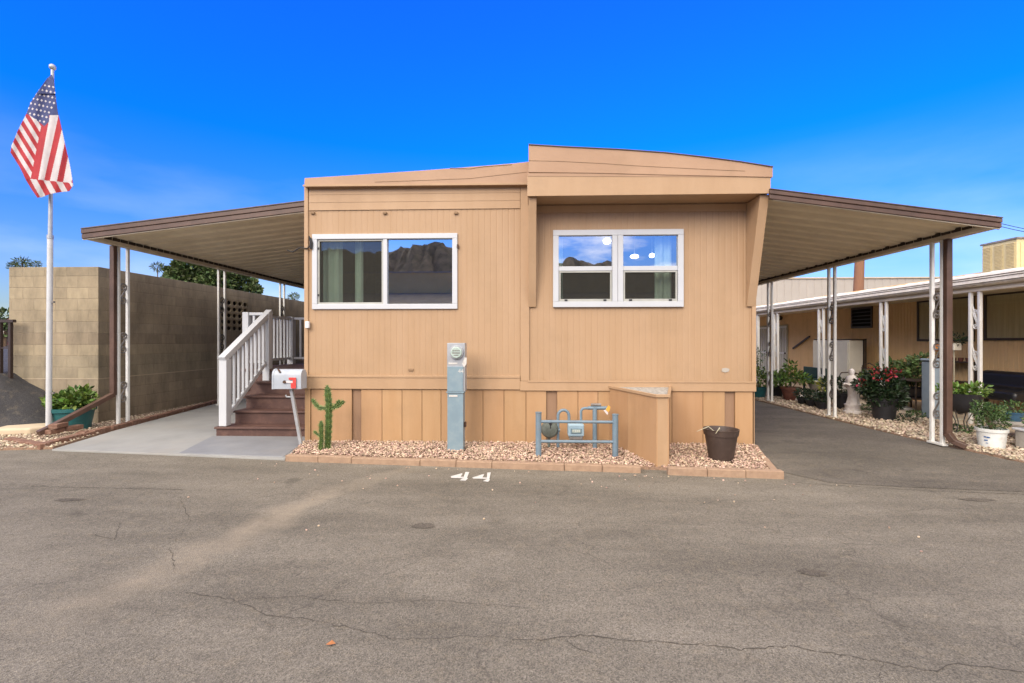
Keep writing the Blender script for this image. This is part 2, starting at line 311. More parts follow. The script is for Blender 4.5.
class MB:
    def __init__(s): s.v = []; s.f = []
    def add(s, vs, fs):
        k = len(s.v); s.v += [tuple(p) for p in vs]; s.f += [tuple(i + k for i in f) for f in fs]; return s
    def box(s, x0, x1, y0, y1, z0, z1):
        if x1 < x0: x0, x1 = x1, x0
        if y1 < y0: y0, y1 = y1, y0
        return s.add([(x0, y0, z0), (x1, y0, z0), (x1, y1, z0), (x0, y1, z0), (x0, y0, z1), (x1, y0, z1), (x1, y1, z1), (x0, y1, z1)],
                     [(0, 3, 2, 1), (4, 5, 6, 7), (0, 1, 5, 4), (1, 2, 6, 5), (2, 3, 7, 6), (3, 0, 4, 7)])
    def hexa(s, b, t):
        return s.add(list(b) + list(t), [(0, 3, 2, 1), (4, 5, 6, 7), (0, 1, 5, 4), (1, 2, 6, 5), (2, 3, 7, 6), (3, 0, 4, 7)])
    def prism_y(s, prof, y0, y1):     # prof: (x, z) counter-clockwise seen from -Y
        n = len(prof)
        return s.add([(x, y0, z) for x, z in prof] + [(x, y1, z) for x, z in prof],
                     [tuple(range(n)), tuple(range(2 * n - 1, n - 1, -1))] + [((i + 1) % n, i, i + n, (i + 1) % n + n) for i in range(n)])
    def prism_x(s, prof, x0, x1):     # prof: (y, z)
        n = len(prof)
        return s.add([(x0, y, z) for y, z in prof] + [(x1, y, z) for y, z in prof],
                     [tuple(range(n - 1, -1, -1)), tuple(range(n, 2 * n))] + [(i, (i + 1) % n, (i + 1) % n + n, i + n) for i in range(n)])
    def prism_z(s, prof, z0, z1):
        n = len(prof)
        return s.add([(x, y, z0) for x, y in prof] + [(x, y, z1) for x, y in prof],
                     [tuple(range(n - 1, -1, -1)), tuple(range(n, 2 * n))] + [(i, (i + 1) % n, (i + 1) % n + n, i + n) for i in range(n)])
    def tube(s, pts, r, n=8, cap=True):
        pts = [Vector(p) for p in pts]; rr = r if isinstance(r, (list, tuple)) else [r] * len(pts)
        rings = []; up = Vector((0, 0, 1)); prev = None
        for i, p in enumerate(pts):
            d = (pts[min(i + 1, len(pts) - 1)] - pts[max(i - 1, 0)]).normalized()
            if prev is None:
                a = d.cross(up if abs(d.z) < .9 else Vector((1, 0, 0))).normalized()
            else:
                a = (prev - d * prev.dot(d)).normalized()
            prev = a; b = d.cross(a)
            rings.append([p + (a * math.cos(2 * math.pi * j / n) + b * math.sin(2 * math.pi * j / n)) * rr[i] for j in range(n)])
        vs = [q for g in rings for q in g]; fs = []
        for i in range(len(pts) - 1):
            for j in range(n):
                fs.append((i * n + j, i * n + (j + 1) % n, (i + 1) * n + (j + 1) % n, (i + 1) * n + j))
        if cap:
            fs.append(tuple(range(n - 1, -1, -1))); fs.append(tuple((len(pts) - 1) * n + j for j in range(n)))
        return s.add(vs, fs)
    def bar(s, a, b, w, h=None):      # rectangular bar from a to b
        h = h or w; a = Vector(a); b = Vector(b); d = (b - a).normalized()
        up = Vector((0, 0, 1)) if abs(d.z) < .9 else Vector((0, 1, 0))
        x = d.cross(up).normalized() * w / 2; y = x.normalized().cross(d).normalized() * h / 2
        return s.hexa([a - x - y, a + x - y, a + x + y, a - x + y], [b - x - y, b + x - y, b + x + y, b - x + y])
    def lathe(s, prof, c, n=24, sx=1, sy=1):   # prof (r, z)
        vs = []; fs = []
        for r, z in prof:
            for j in range(n):
                a = 2 * math.pi * j / n; vs.append((c[0] + r * sx * math.cos(a), c[1] + r * sy * math.sin(a), c[2] + z))
        for i in range(len(prof) - 1):
            for j in range(n): fs.append((i * n + j, i * n + (j + 1) % n, (i + 1) * n + (j + 1) % n, (i + 1) * n + j))
        fs.append(tuple(range(n - 1, -1, -1))); fs.append(tuple((len(prof) - 1) * n + j for j in range(n)))
        return s.add(vs, fs)
    def ball(s, c, r, n=10, m=7, sz=1):
        prof = [(r * math.sin(math.pi * i / m), -r * sz * math.cos(math.pi * i / m)) for i in range(m + 1)]
        prof[0] = (r * .02, -r * sz); prof[-1] = (r * .02, r * sz)
        return s.lathe(prof, c, n)
    def build(s, name, m, parent=None, loc=None, bevel=0, smooth=False, solid=0):
        if parent is not None:
            o0 = ORG[parent.name]
        else:
            o0 = Vector(loc) if loc is not None else Vector((0, 0, 0))
        me = bpy.data.meshes.new(name); me.from_pydata([(a - o0.x, b - o0.y, c - o0.z) for a, b, c in s.v], [], s.f)
        me.materials.append(M[m] if isinstance(m, str) else m)
        if smooth:
            me.polygons.foreach_set('use_smooth', [True] * len(me.polygons))
            try: me.set_sharp_from_angle(angle=R(40))
            except Exception: pass
        o = bpy.data.objects.new(name, me); col.objects.link(o)
        if parent is not None: o.parent = parent
        else: o.location = o0
        ORG[o.name] = o0
        if solid:
            q = o.modifiers.new('thickness', 'SOLIDIFY'); q.thickness = solid; q.offset = 0
        if bevel:
            q = o.modifiers.new('bevel', 'BEVEL'); q.width = bevel; q.segments = 2; q.limit_method = 'ANGLE'; q.angle_limit = R(40); q.harden_normals = False
        return o

def np_mesh(name, V, Fc, m, parent=None, loc=(0, 0, 0)):
    o0 = ORG[parent.name] if parent is not None else Vector(loc)
    V = V - np.array(o0)
    me = bpy.data.meshes.new(name); k = Fc.shape[1]
    me.vertices.add(len(V)); me.vertices.foreach_set('co', V.astype(np.float32).ravel())
    me.loops.add(Fc.size); me.loops.foreach_set('vertex_index', Fc.astype(np.int32).ravel())
    me.polygons.add(len(Fc)); me.polygons.foreach_set('loop_start', np.arange(0, Fc.size, k, dtype=np.int32))
    me.update(calc_edges=True); me.validate()
    me.materials.append(M[m] if isinstance(m, str) else m)
    o = bpy.data.objects.new(name, me); col.objects.link(o)
    if parent is not None: o.parent = parent
    else: o.location = o0
    ORG[o.name] = o0
    return o

_rs = np.random.RandomState(11)
def rand_rot(n):
    q = _rs.normal(size=(n, 4)); q /= np.linalg.norm(q, axis=1)[:, None]
    w, x, y, z = q.T
    return np.stack([np.stack([1 - 2 * (y*y + z*z), 2 * (x*y - z*w), 2 * (x*z + y*w)], -1), np.stack([2 * (x*y + z*w), 1 - 2 * (x*x + z*z), 2 * (y*z - x*w)], -1), np.stack([2 * (x*z - y*w), 2 * (y*z + x*w), 1 - 2 * (x*x + y*y)], -1)], 1)

_p = (1 + 5 ** .5) / 2
ICO_V = np.array([(-1, _p, 0), (1, _p, 0), (-1, -_p, 0), (1, -_p, 0), (0, -1, _p), (0, 1, _p), (0, -1, -_p), (0, 1, -_p), (_p, 0, -1), (_p, 0, 1), (-_p, 0, -1), (-_p, 0, 1)]) / math.hypot(1, _p)
ICO_F = np.array([(0, 11, 5), (0, 5, 1), (0, 1, 7), (0, 7, 10), (0, 10, 11), (1, 5, 9), (5, 11, 4), (11, 10, 2), (10, 7, 6), (7, 1, 8), (3, 9, 4), (3, 4, 2), (3, 2, 6), (3, 6, 8), (3, 8, 9), (4, 9, 5), (2, 4, 11), (6, 2, 10), (8, 6, 7), (9, 8, 1)])
def stones(name, pts, smin, smax, m, parent=None, loc=(0, 0, 0)):
    n = len(pts); Rm = rand_rot(n)
    s = _rs.uniform(smin, smax, (n, 1)) * _rs.uniform(.55, 1.25, (n, 3)) * .5
    V = ICO_V[None] * _rs.uniform(.8, 1.15, (n, 12, 1)) * s[:, None, :]
    V = np.einsum('nij,nkj->nki', Rm, V); V[:, :, 2] *= .7
    V += np.asarray(pts)[:, None, :]
    Fc = ICO_F[None] + (np.arange(n) * 12)[:, None, None]
    return np_mesh(name, V.reshape(-1, 3), Fc.reshape(-1, 3), m, parent, loc)

def inpoly(P, poly):
    x, y = P[:, 0], P[:, 1]; r = np.zeros(len(P), bool); n = len(poly)
    for i in range(n):
        x1, y1 = poly[i]; x2, y2 = poly[(i + 1) % n]
        if y1 == y2: continue
        c = ((y1 > y) != (y2 > y)) & (x < (x2 - x1) * (y - y1) / (y2 - y1) + x1); r ^= c
    return r

def scatter(poly, n, near=0.0):
    a = np.array(poly); lo = a.min(0); hi = a.max(0); out = []
    tot = 0
    while tot < n:
        P = _rs.uniform(lo, hi, (n * 2, 2))
        if near:
            d = np.hypot(P[:, 0], P[:, 1]); P = P[_rs.uniform(size=len(P)) < np.clip((near / d) ** 2, 0, 1)]
        P = P[inpoly(P, poly)]; out.append(P); tot += len(P)
    return np.concatenate(out)[:n]

def leaves(name, blobs, n, size, m, parent=None, loc=(0, 0, 0), aspect=.42, up=.3, shell=.35):
    """blobs: (x,y,z,rx,ry,rz); leaf-shaped folded faces spread through them"""
    bl = np.array(blobs, float); w = bl[:, 3] * bl[:, 4] + bl[:, 3] * bl[:, 5]; w /= w.sum()
    k = _rs.choice(len(bl), n, p=w); d = _rs.normal(size=(n, 3)); d /= np.linalg.norm(d, axis=1)[:, None]
    rad = _rs.uniform(0, 1, n) ** (1 / 3) * (1 - shell) + shell * _rs.uniform(.7, 1.08, n)
    c = bl[k, :3] + d * rad[:, None] * bl[k, 3:6]
    ax = d + _rs.normal(size=(n, 3)) * .7 + np.array([0, 0, up]); ax /= np.linalg.norm(ax, axis=1)[:, None]
    sd = np.cross(ax, _rs.normal(size=(n, 3))); sd /= np.linalg.norm(sd, axis=1)[:, None]
    nm = np.cross(ax, sd); L = (_rs.uniform(.6, 1.3, n) * size)[:, None]; W = L * aspect
    V = np.stack([c, c + ax * L * .35 + sd * W * .5, c + ax * L * .45 - nm * L * .08, c + ax * L * .35 - sd * W * .5, c + ax * L - nm * L * .05,
                  c + ax * L * .72 + sd * W * .38, c + ax * L * .72 - sd * W * .38], 1)
    f = np.array([(0, 1, 2), (0, 2, 3), (1, 5, 2), (3, 2, 6), (5, 4, 2), (2, 4, 6)])
    Fc = f[None] + (np.arange(n) * 7)[:, None, None]
    return np_mesh(name, V.reshape(-1, 3), Fc.reshape(-1, 3), m, parent, loc)

def blades(name, c, n, length, width, spread, m, parent, droop=.5):
    mb = MB()
    for i in range(n):
        a = random.uniform(0, 6.283); e = random.uniform(.15, 1) * spread; L = length * random.uniform(.6, 1.15)
        pts = []
        for k in range(5):
            t = k / 4; r = math.sin(e) * L * t + .03 * t; z = math.cos(e) * L * t - droop * L * t * t * math.sin(e)
            pts.append((c[0] + math.cos(a) * r, c[1] + math.sin(a) * r, c[2] + z))
        w = width; vs = []
        for k, p in enumerate(pts):
            ww = w * (1 - (k / 4) ** 1.6) * .5 + .0006
            vs += [(p[0] - math.sin(a) * ww, p[1] + math.cos(a) * ww, p[2]), (p[0] + math.sin(a) * ww, p[1] - math.cos(a) * ww, p[2])]
        mb.add(vs, [(2 * k, 2 * k + 1, 2 * k + 3, 2 * k + 2) for k in range(4)])
    return mb.build(name, m, parent)

def scroll_pts(c, h, w, axis='y', flip=1):
    """an S scroll in the plane of z and the axis"""
    cx, cy, cz = c; P = []
    def sp(sgn):
        out = []
        for i in range(22):
            t = i / 21; a = t * 2 * math.pi * 1.35; r = (w * .5) * (1 - .8 * t)
            # spiral centre
            zc = sgn * (h / 2 - w * .5)
            px = -sgn * r * math.cos(a) * -1; pz = zc + sgn * r * math.sin(a)
            out.append((px * flip, pz))
        return out
    top = sp(1); bot = sp(-1)
    seq = top[::-1] + bot
    for (a, z) in seq:
        P.append((cx + (a if axis == 'x' else 0), cy + (a if axis == 'y' else 0), cz + z))
    return P
SUN, SANG, SKYS, EXPO = 1.5, 32, .15, .80
CLOUD = (13, 12.1, 10.9, 1)
SKYR = [(0.0, (.46, .48, .49)), (.09, (.38, .47, .71)), (.21, (.17, .43, .96)), (.36, (.010, .44, 1.68)), (1.0, (.08, .4, 1.1))]
# ------------------------------------------------------------------ SETTING: ground
def sheet(name, poly, z, m, kind='structure', sub=None):
    mb = MB(); mb.add([(x, y, z) for x, y in poly], [tuple(range(len(poly)))])
    o = mb.build(name, m); meta(o, kind=kind); return o
sheet('asphalt_road', [(-200, -3.0), (200, -3.0), (200, 260), (-200, 260)], 0.0, 'asphalt')
mb = MB(); pr = [(-3.0, -.002), (-6, .25), (-12, 3.4), (-15, 4.3), (-40, 4.6), (-260, 5)]
mb.add([(x, y, z) for x in (-260, 260) for y, z in pr], [(i, i + 6, i + 7, i + 1) for i in range(5)])
meta(mb.build('roadside_bank', 'bank'), kind='structure')
# wall on the bank across the road: what the window panes mirror
w = thing('boundary_wall', 'long plain tan wall standing on the bank across the road behind the camera', 'wall', (0, -15, 4.2))
MB().box(-60, 60, -15.2, -15, 4.0, 5.5).build('wall', 'mirror_wall', w); MB().box(-60, 60, -15.25, -14.95, 5.5, 5.58).build('coping', 'concrete', w)
# scrubby mountains beyond
def ridge(name, y, hfun, x0, x1, m, n=160):
    mb = MB(); vs = []; K = 8
    for i in range(n + 1):
        x = x0 + (x1 - x0) * i / n; h = hfun(x)
        for k in range(K + 1):
            t = k / K; r_ = math.sin(i * 1.7 + k * 2.1) * .03 + math.sin(i * .61 + k) * .03
            vs.append((x + 10 * math.sin(k * 2.3 + i * .9), y - 900 * t, 2 + h * (t ** .9) * (1 + (r_ * 1.6 if 0 < k < K else 0))))
    fs = [(i * (K + 1) + k, i * (K + 1) + k + 1, (i + 1) * (K + 1) + k + 1, (i + 1) * (K + 1) + k) for i in range(n) for k in range(K)]
    mb.add(vs, fs); o = mb.build(name, m, smooth=True); meta(o, kind='structure'); return o
def hf(x):
    def g(a, c, w_): return a * math.exp(-((x - c) / w_) ** 2)
    return 425 + g(140, -560, 360) + g(110, -1250, 330) + g(48, 250, 110) + g(22, 430, 70) - g(30, 650, 120) + 7 * math.sin(x * .031) + 6 * math.sin(x * .057 + 1) + 4 * math.sin(x * .13) + 3 * math.sin(x * .29)
ridge('mountain_range', -1900, hf, -4200, 4200, 'hill', 420)

# concrete pad, driveway, patio, gravel beds (all real layers a few mm apart)
PADF = [at(52, 451, Z=0), at(120, 453.5, Z=0), at(215, 457.5, Z=0), at(285, 460.5, Z=0)]
mb = MB(); poly = [(p.x, p.y) for p in PADF] + [(-3.24, 6.7), (-3.24, 24), (-7.35, 24), (-7.3, 11), (-6.78, 7.6)]
mb.prism_z(poly, -.03, .024); meta(mb.build('concrete_path', 'pad', bevel=.004), kind='structure')
mb = MB(); mb.prism_z([(-4.57, 6.09), (-3.11, 5.945), (-3.24, 6.7), (-3.24, 7.19), (-4.87, 7.19)], .0, .030); meta(mb.build('painted_step_slab', 'pad_blue', bevel=.003), kind='structure')
for yy in (9.6, 12.4):
    mb = MB(); mb.box(-7.2, -5.25, yy, yy + .008, .0245, .0255); meta(mb.build('concrete_path_joint', 'crack'), kind='structure')
DRV = [(3.12, 6.72), (2.86, 5.55)] + [(at(u, v, Z=0).x, at(u, v, Z=0).y) for u, v in ((830, 483), (900, 487), (960, 489.5), (1024, 492), (1075, 494))] + [(6.3, 6.0), (5.93, 6.2), (5.72, 9.3), (5.62, 12), (5.6, 24), (3.12, 24)]
sheet('driveway', DRV, .004, 'drive')
sheet('neighbour_patio', [(7.35, 3.5), (16, 3.5), (16, 60), (7.35, 60)], .03, 'concrete')
# right gravel bed
RB = [(6.3, 4.0), (6.02, 6.0), (5.78, 7.6), (5.68, 9.3), (5.6, 12), (5.58, 24), (7.5, 24), (7.5, 4.0)]
mb = MB(); mb.prism_z(RB, -.02, .022); meta(mb.build('gravel_bed_ground', 'bed_soil'), kind='structure')
P = scatter(RB, 15000, near=8.0)
zz = _rs.uniform(.015, .045, len(P))
o = stones('gravel', np.c_[P, zz], .025, .062, 'gravel2'); meta(o, 'loose cream and tan gravel strip beside the driveway under the right posts', 'gravel', kind='stuff')
# front bed of the house
FB0 = at(289, 459.0, Z=.0); FB1 = at(777, 475.5, Z=.0); FB0.y += .06; FB1.y += .06
FB = [(-3.18, 6.68), (FB0.x, FB0.y), (FB1.x, FB1.y), (3.06, 6.68)]
mb = MB(); mb.prism_z(FB, -.02, .035); meta(mb.build('gravel_bed_ground', 'bed_soil'), kind='structure')
P = scatter(FB, 16500); zz = _rs.uniform(.028, .062, len(P)) + .03 * np.clip((P[:, 1] - 5.5), 0, 1)
o = stones('gravel', np.c_[P, zz], .014, .037, 'gravel'); meta(o, 'loose peach and brown gravel filling the bed along the front of the peach home', 'gravel', kind='stuff')
gP = _rs.uniform(0, 1, (80, 3)); gx = -3.3 + gP[:, 0] * 6.6; gy = 5.82 - .09 * (gx + 3) - .10 - (gP[:, 1] ** 3) * 1.9
o = stones('stray_gravel', np.c_[gx, gy, np.full(80, .006)], .010, .028, 'gravel'); meta(o, 'stray bits of gravel scattered on the asphalt in front of the bed edging', 'gravel', kind='stuff')
q = at(330, 645, Z=.004); o = MB().add([(q.x - .022, q.y, .006), (q.x, q.y - .012, .012), (q.x + .026, q.y + .006, .008), (q.x + .004, q.y + .016, .020)], [(0, 1, 3), (1, 2, 3)]).build('fallen_leaf', mat('dry_orange_leaf', (.42, .17, .06), (.30, .11, .04), scale=60), None, loc=(q.x, q.y, .004)); meta(o, 'single small dry orange leaf lying on the asphalt in the foreground', 'leaf')
# left bed against the block wall
LB = [(-7.62, 7.2), (-7.25, 6.3), (-6.62, 6.35), (-6.9, 7.6), (-7.42, 11), (-7.42, 24), (-7.64, 24)]
LBg = [(-8.6, 6.9), (-7.6, 6.2), (-6.55, 6.35), (-6.86, 7.6), (-7.38, 11), (-7.38, 24), (-7.66, 24), (-7.66, 8.2), (-8.6, 8.2)]
mb = MB(); mb.prism_z(LBg, -.02, .03); meta(mb.build('gravel_bed_ground', 'bed_soil'), kind='structure')
P = scatter(LBg, 5200, near=9); zz = _rs.uniform(.02, .05, len(P))
o = stones('gravel', np.c_[P, zz], .018, .045, 'gravel2'); meta(o, 'loose tan gravel between the block wall and the concrete path', 'gravel', kind='stuff')
# small dry rubble at the left end
# dark raised asphalt bank against the wall
nx, ny = 40, 24; vs = []; fs = []
for i in range(nx + 1):
    for j in range(ny + 1):
        x = -13 + (13 - 7.75) * i / nx; y = 6.35 + 1.9 * j / ny
        hx = .95 * min(1, max(0, (-7.75 - x) / 1.5)) ** .85
        edge = 6.55 + max(0, (x + 9.6)) * .35
        t = min(1, max(0, (y - edge) / 1.05)); t = t * t * (3 - 2 * t)
        vs.append((x, y, .0 + hx * t - .02 + .015 * math.sin(x * 9 + y * 5)))
for i in range(nx):
    for j in range(ny):
        k = i * (ny + 1) + j; fs.append((k, k + ny + 1, k + ny + 2, k + 1))
mb = MB().add(vs, fs); meta(mb.build('raised_asphalt_ramp', 'dark_asphalt', smooth=True), kind='structure')
mb = MB(); mb.box(-60, -9.45, 8.25, 60, -.1, .93); meta(mb.build('raised_road', 'dark_asphalt'), kind='structure')

# painted 44
def ground_poly(pts, name, label, z=.005):
    mb = MB()
    for pl in pts:
        q = [at(u, v, Z=z) for u, v in pl]; k = len(q)
        mb.add([(p.x, p.y, z) for p in q], [tuple(range(k))])
    return mb
g1 = [[(450.6, 476.2), (461.8, 473.2), (462.6, 473.8), (460.6, 476.6), (464.0, 476.8), (463.2, 478.1), (451.2, 477.8)], [(465.4, 471.9), (469.4, 472.0), (467.0, 477.6), (467.8, 478.6), (465.6, 480.6), (459.6, 480.3), (461.4, 479.0), (463.3, 478.0)]]
g2 = [[(472.3, 477.4), (483.2, 474.1), (484.2, 474.6), (482.4, 477.3), (487.0, 477.5), (486.6, 478.8), (473, 478.5)], [(487.3, 472.6), (490.8, 472.4), (489.4, 478.6), (489.8, 480.0), (488.0, 481.8), (483.0, 481.0), (485.2, 479.8), (486.7, 478.9)]]
for g in (g1, g2):
    g = [pl[::-1] for pl in g]
mb = ground_poly(g1, '', '', .005); m2_ = ground_poly(g2, '', '', .005); mb.add(m2_.v, m2_.f); o = mb.build('road_marking', 'paint'); meta(o, kind='structure')
# long cracks
def crack(pts, w=.006):
    mb = MB(); q = []
    P = [Vector((at(u, v, Z=0).x, at(u, v, Z=0).y, 0)) for u, v in pts]
    for i in range(len(P) - 1):
        n_ = max(2, int((P[i + 1] - P[i]).length / .03))
        for k in range(n_): q.append(P[i].lerp(P[i + 1], k / n_))
    q.append(P[-1]); rr = random.Random(len(pts) * 7)
    q = [p + Vector((rr.uniform(-.006, .006), rr.uniform(-.011, .011), 0)) for p in q]
    vs = []; fs = []
    for i, p in enumerate(q):
        ww = w * rr.uniform(.3, 1.3) * (.35 if i in (0, len(q) - 1) else 1)
        vs += [(p.x, p.y - ww / 2, .003), (p.x, p.y + ww / 2, .003)]
        if i: fs.append((2 * i - 2, 2 * i, 2 * i + 1, 2 * i - 1))
    mb.add(vs, fs); meta(mb.build('asphalt_crack', 'crack'), kind='structure')
crack([(535, 640), (580, 636), (640, 641), (700, 645), (740, 650), (790, 647), (840, 655), (885, 663), (930, 671), (960, 665), (1024, 672), (1060, 676)], .0055)
crack([(185, 592), (235, 600), (262, 614), (310, 620), (350, 628), (400, 640)], .004)
crack([(0, 492), (45, 482), (95, 468), (128, 461)], .008)
crack([(20, 486), (90, 488), (150, 489), (185, 490)], .010)
crack([(30, 562), (60, 552), (95, 535), (115, 540), (120, 522), (160, 506), (180, 497)], .007)
crack([(180, 497), (190, 522), (215, 512)], .006)
crack([(215, 512), (240, 498), (262, 484), (300, 478)], .005); crack([(190, 522), (170, 548), (175, 570)], .005); crack([(0, 540), (60, 522), (110, 505), (160, 489)], .006)
crack([(560, 636), (575, 648), (600, 654)], .004); crack([(885, 663), (878, 676), (890, 690)], .004); crack([(400, 640), (470, 636), (535, 640)], .003)
crack([(250, 600), (300, 596), (360, 604), (430, 600), (520, 607)], .003); crack([(870, 505), (900, 512), (940, 508), (990, 520)], .004); crack([(785, 482), (840, 486), (930, 491), (1010, 494), (1060, 496)], .009)
def blotch(u, v, rx, ry, seed):
    c = at(u, v, Z=0); rr = random.Random(seed); mb = MB(); n_ = 26
    q = [(c.x + rx * math.cos(2 * math.pi * k / n_) * rr.uniform(.6, 1.15), c.y + ry * math.sin(2 * math.pi * k / n_) * rr.uniform(.6, 1.15), .0035) for k in range(n_)]
    mb.add(q, [tuple(range(n_))]); meta(mb.build('asphalt_patch', 'patch'), kind='structure')
blotch(812, 573, .10, .055, 1); blotch(424, 526, .10, .07, 3); blotch(980, 500, .18, .05, 4); blotch(70, 500, .14, .05, 5)

# ------------------------------------------------------------------ the home
H = thing('mobile_home', 'peach ribbed mobile home with flat raised roof edges and two white framed front windows', 'mobile home', (-.05, 6.7, 0))
X0, X1, XM, YF, YB = -3.19, 3.08, -.03, 6.70, 22.5
def pt(u, v, Y=YF): p = at(u, v, Y=Y); return p.x, p.z
lwx0, lwz1 = pt(315, 236.5); lwx1, lwz0 = pt(456, 306.5)
rwx0, rwz1 = pt(555, 232.5); rwx1, rwz0 = pt(681.5, 305)
def ribbed(x0, x1, z0, z1, y, hole=None, pitch=.098, gw=.026, gd=.0028):
    mb = MB(); xs = [x0]; x = x0 + pitch * .6
    prof = [(x0, 0)]
    while x < x1 - gw:
        prof += [(x, 0), (x + gw * .35, gd), (x + gw * .65, gd), (x + gw, 0)]; x += pitch
    prof.append((x1, 0))
    if hole:
        for hx in hole[:2]: prof.append((hx, 0)) if not any(abs(hx - p[0]) < 1e-4 for p in prof) else None
        prof.sort()
    for (a, da), (b, db) in zip(prof[:-1], prof[1:]):
        if b - a < 1e-6: continue
        mid = (a + b) / 2
        zs = [(z0, z1)]
        if hole and hole[0] < mid < hole[1]: zs = [(z0, hole[2]), (hole[3], z1)]
        for q0, q1 in zs: mb.add([(a, y + da, q0), (b, y + db, q0), (b, y + db, q1), (a, y + da, q1)], [(0, 1, 2, 3)])
    return mb
e_z = pt(420, 186)[1]           # underside of the eave
so_z = 3.385
mb = ribbed(X0 + .01, XM, .8, e_z + .02, YF, (lwx0, lwx1, lwz0, lwz1), pitch=.083)
mb.v += []; wl = mb.build('wall', 'peach', H); wl['label'] = 'ribbed left half of the front wall'
mb = ribbed(XM, X1 - .005, .78, so_z + .3, YF + .012, (rwx0, rwx1, rwz0, rwz1), pitch=.083)
wr = mb.build('wall', 'peach', H); wr['label'] = 'ribbed right half of the front wall under the deep eave'
mb = MB(); mb.box(X0, X0 + .01, YF + .0, YB, 0, e_z + .02); mb.box(X1 - .004, X1 + .006, YF + .02, YB, 0, 3.6); mb.box(X0, X1, YB, YB + .05, 0, 3.6); mb.box(X0 + .02, X1 - .02, YF + .12, YB - .02, .7, .8)
o = mb.build('wall', 'peach', H); o['label'] = 'side and rear walls of the home'
# dim rooms inside
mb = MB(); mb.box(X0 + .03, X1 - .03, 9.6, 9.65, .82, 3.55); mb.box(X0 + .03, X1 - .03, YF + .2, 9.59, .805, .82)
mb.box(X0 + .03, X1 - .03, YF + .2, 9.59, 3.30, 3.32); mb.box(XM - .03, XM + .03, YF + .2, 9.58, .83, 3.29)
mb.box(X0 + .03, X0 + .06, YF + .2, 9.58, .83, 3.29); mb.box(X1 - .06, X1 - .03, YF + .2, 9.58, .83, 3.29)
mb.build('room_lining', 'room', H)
# lap strip over left wall
zt = e_z; zb = pt(420, 209.5)[1]; mb = MB(); xs0 = X0 + .06; xs1 = pt(520, 200)[0]
for i in range(3):
    a = zb + (zt - zb) * i / 3; b = zb + (zt - zb) * (i + 1) / 3
    mb.add([(xs0, YF - .014, a), (xs1, YF - .014, a), (xs1, YF - .010, b), (xs0, YF - .010, b), (xs0, YF - .004, a), (xs1, YF - .004, a)], [(0, 1, 2, 3), (0, 4, 5, 1)])
    mb.add([(xs0, YF - .014, a), (xs0, YF - .010, b), (xs0, YF + .01, b), (xs0, YF + .01, a)], [(0, 1, 2, 3)])
mb.build('lap_siding_strip', 'peach_trim', H)
# trims
mb = MB(); mb.box(X0 - .006, X0 + .05, YF - .022, YF + .06, .80, e_z); mb.build('corner_trim', 'peach_trim', H, bevel=.004)
mb = MB(); mb.box(X1 - .045, X1 + .012, YF - .016, YF + .06, .80, so_z); mb.build('corner_trim', 'peach_trim', H, bevel=.004)
mb = MB(); mb.box(pt(520.5, 300)[0], XM + .02, YF - .014, YF - .001, .93, e_z); mb.build('centre_trim', 'peach_trim', H, bevel=.003)
zA, zB_ = pt(400, 375.3)[1], pt(400, 389)[1]
mb = MB(); mb.box(X0 - .002, pt(520, 380)[0], YF - .024, YF - .002, zB_, zA - .035); mb.box(X0 - .002, pt(520, 380)[0], YF - .032, YF - .002, zA - .033, zA); mb.build('skirt_band', 'peach_trim', H, bevel=.004)
zC, zD = pt(640, 381.5)[1], pt(640, 391)[1]
mb = MB(); mb.box(pt(520, 380)[0] + .001, X1 + .01, YF - .022, YF - .002, zD, zC); mb.build('skirt_band', 'peach_trim', H, bevel=.004)
mb = MB(); mb.box(pt(528, 380)[0], X1 + .006, YF - .030, YF - .0225, zC - .012, zC + .012); mb.build('drip_edge', 'peach_trim', H)
mb = MB(); mb.box(XM + .1, X1 - .12, YF - .012, YF + .008, so_z - .115, so_z - .02); mb.build('frieze_board', 'peach_trim', H, bevel=.003)
# skirting boards
seams = [311, 352, 361, 382, 402, 422, 441, 483, 504, 526, 546.5, 557, 578, 598, 632, 672, 703, 725, 735, 753]
dark = {(352, 361), (546.5, 557), (725, 735)}
mb = MB()
for a, b in zip(seams[:-1], seams[1:]):
    xa, xb = pt(a, 410)[0], pt(b, 410)[0]
    zt_ = zB_ if b < 525 else zD
    if (a, b) in dark: MB().box(xa + .0, xb - .0, YF + .03, YF + .045, -.02, zt_ + .01).build('bare_strip', 'skirt_dark', H)
    else: mb.box(xa + .003, xb - .003, YF + .0, YF + .022, -.02, zt_ + .005)
mb.box(X0, pt(311, 410)[0] - .006, YF - .012, YF + .022, -.02, zB_ - .001)
mb.build('skirting', 'peach_skirt', H, bevel=.003)
MB().box(X0 + .01, X1 - .01, YF + .046, YF + .06, -.02, .80).build('skirting_backing', 'peach_skirt', H)
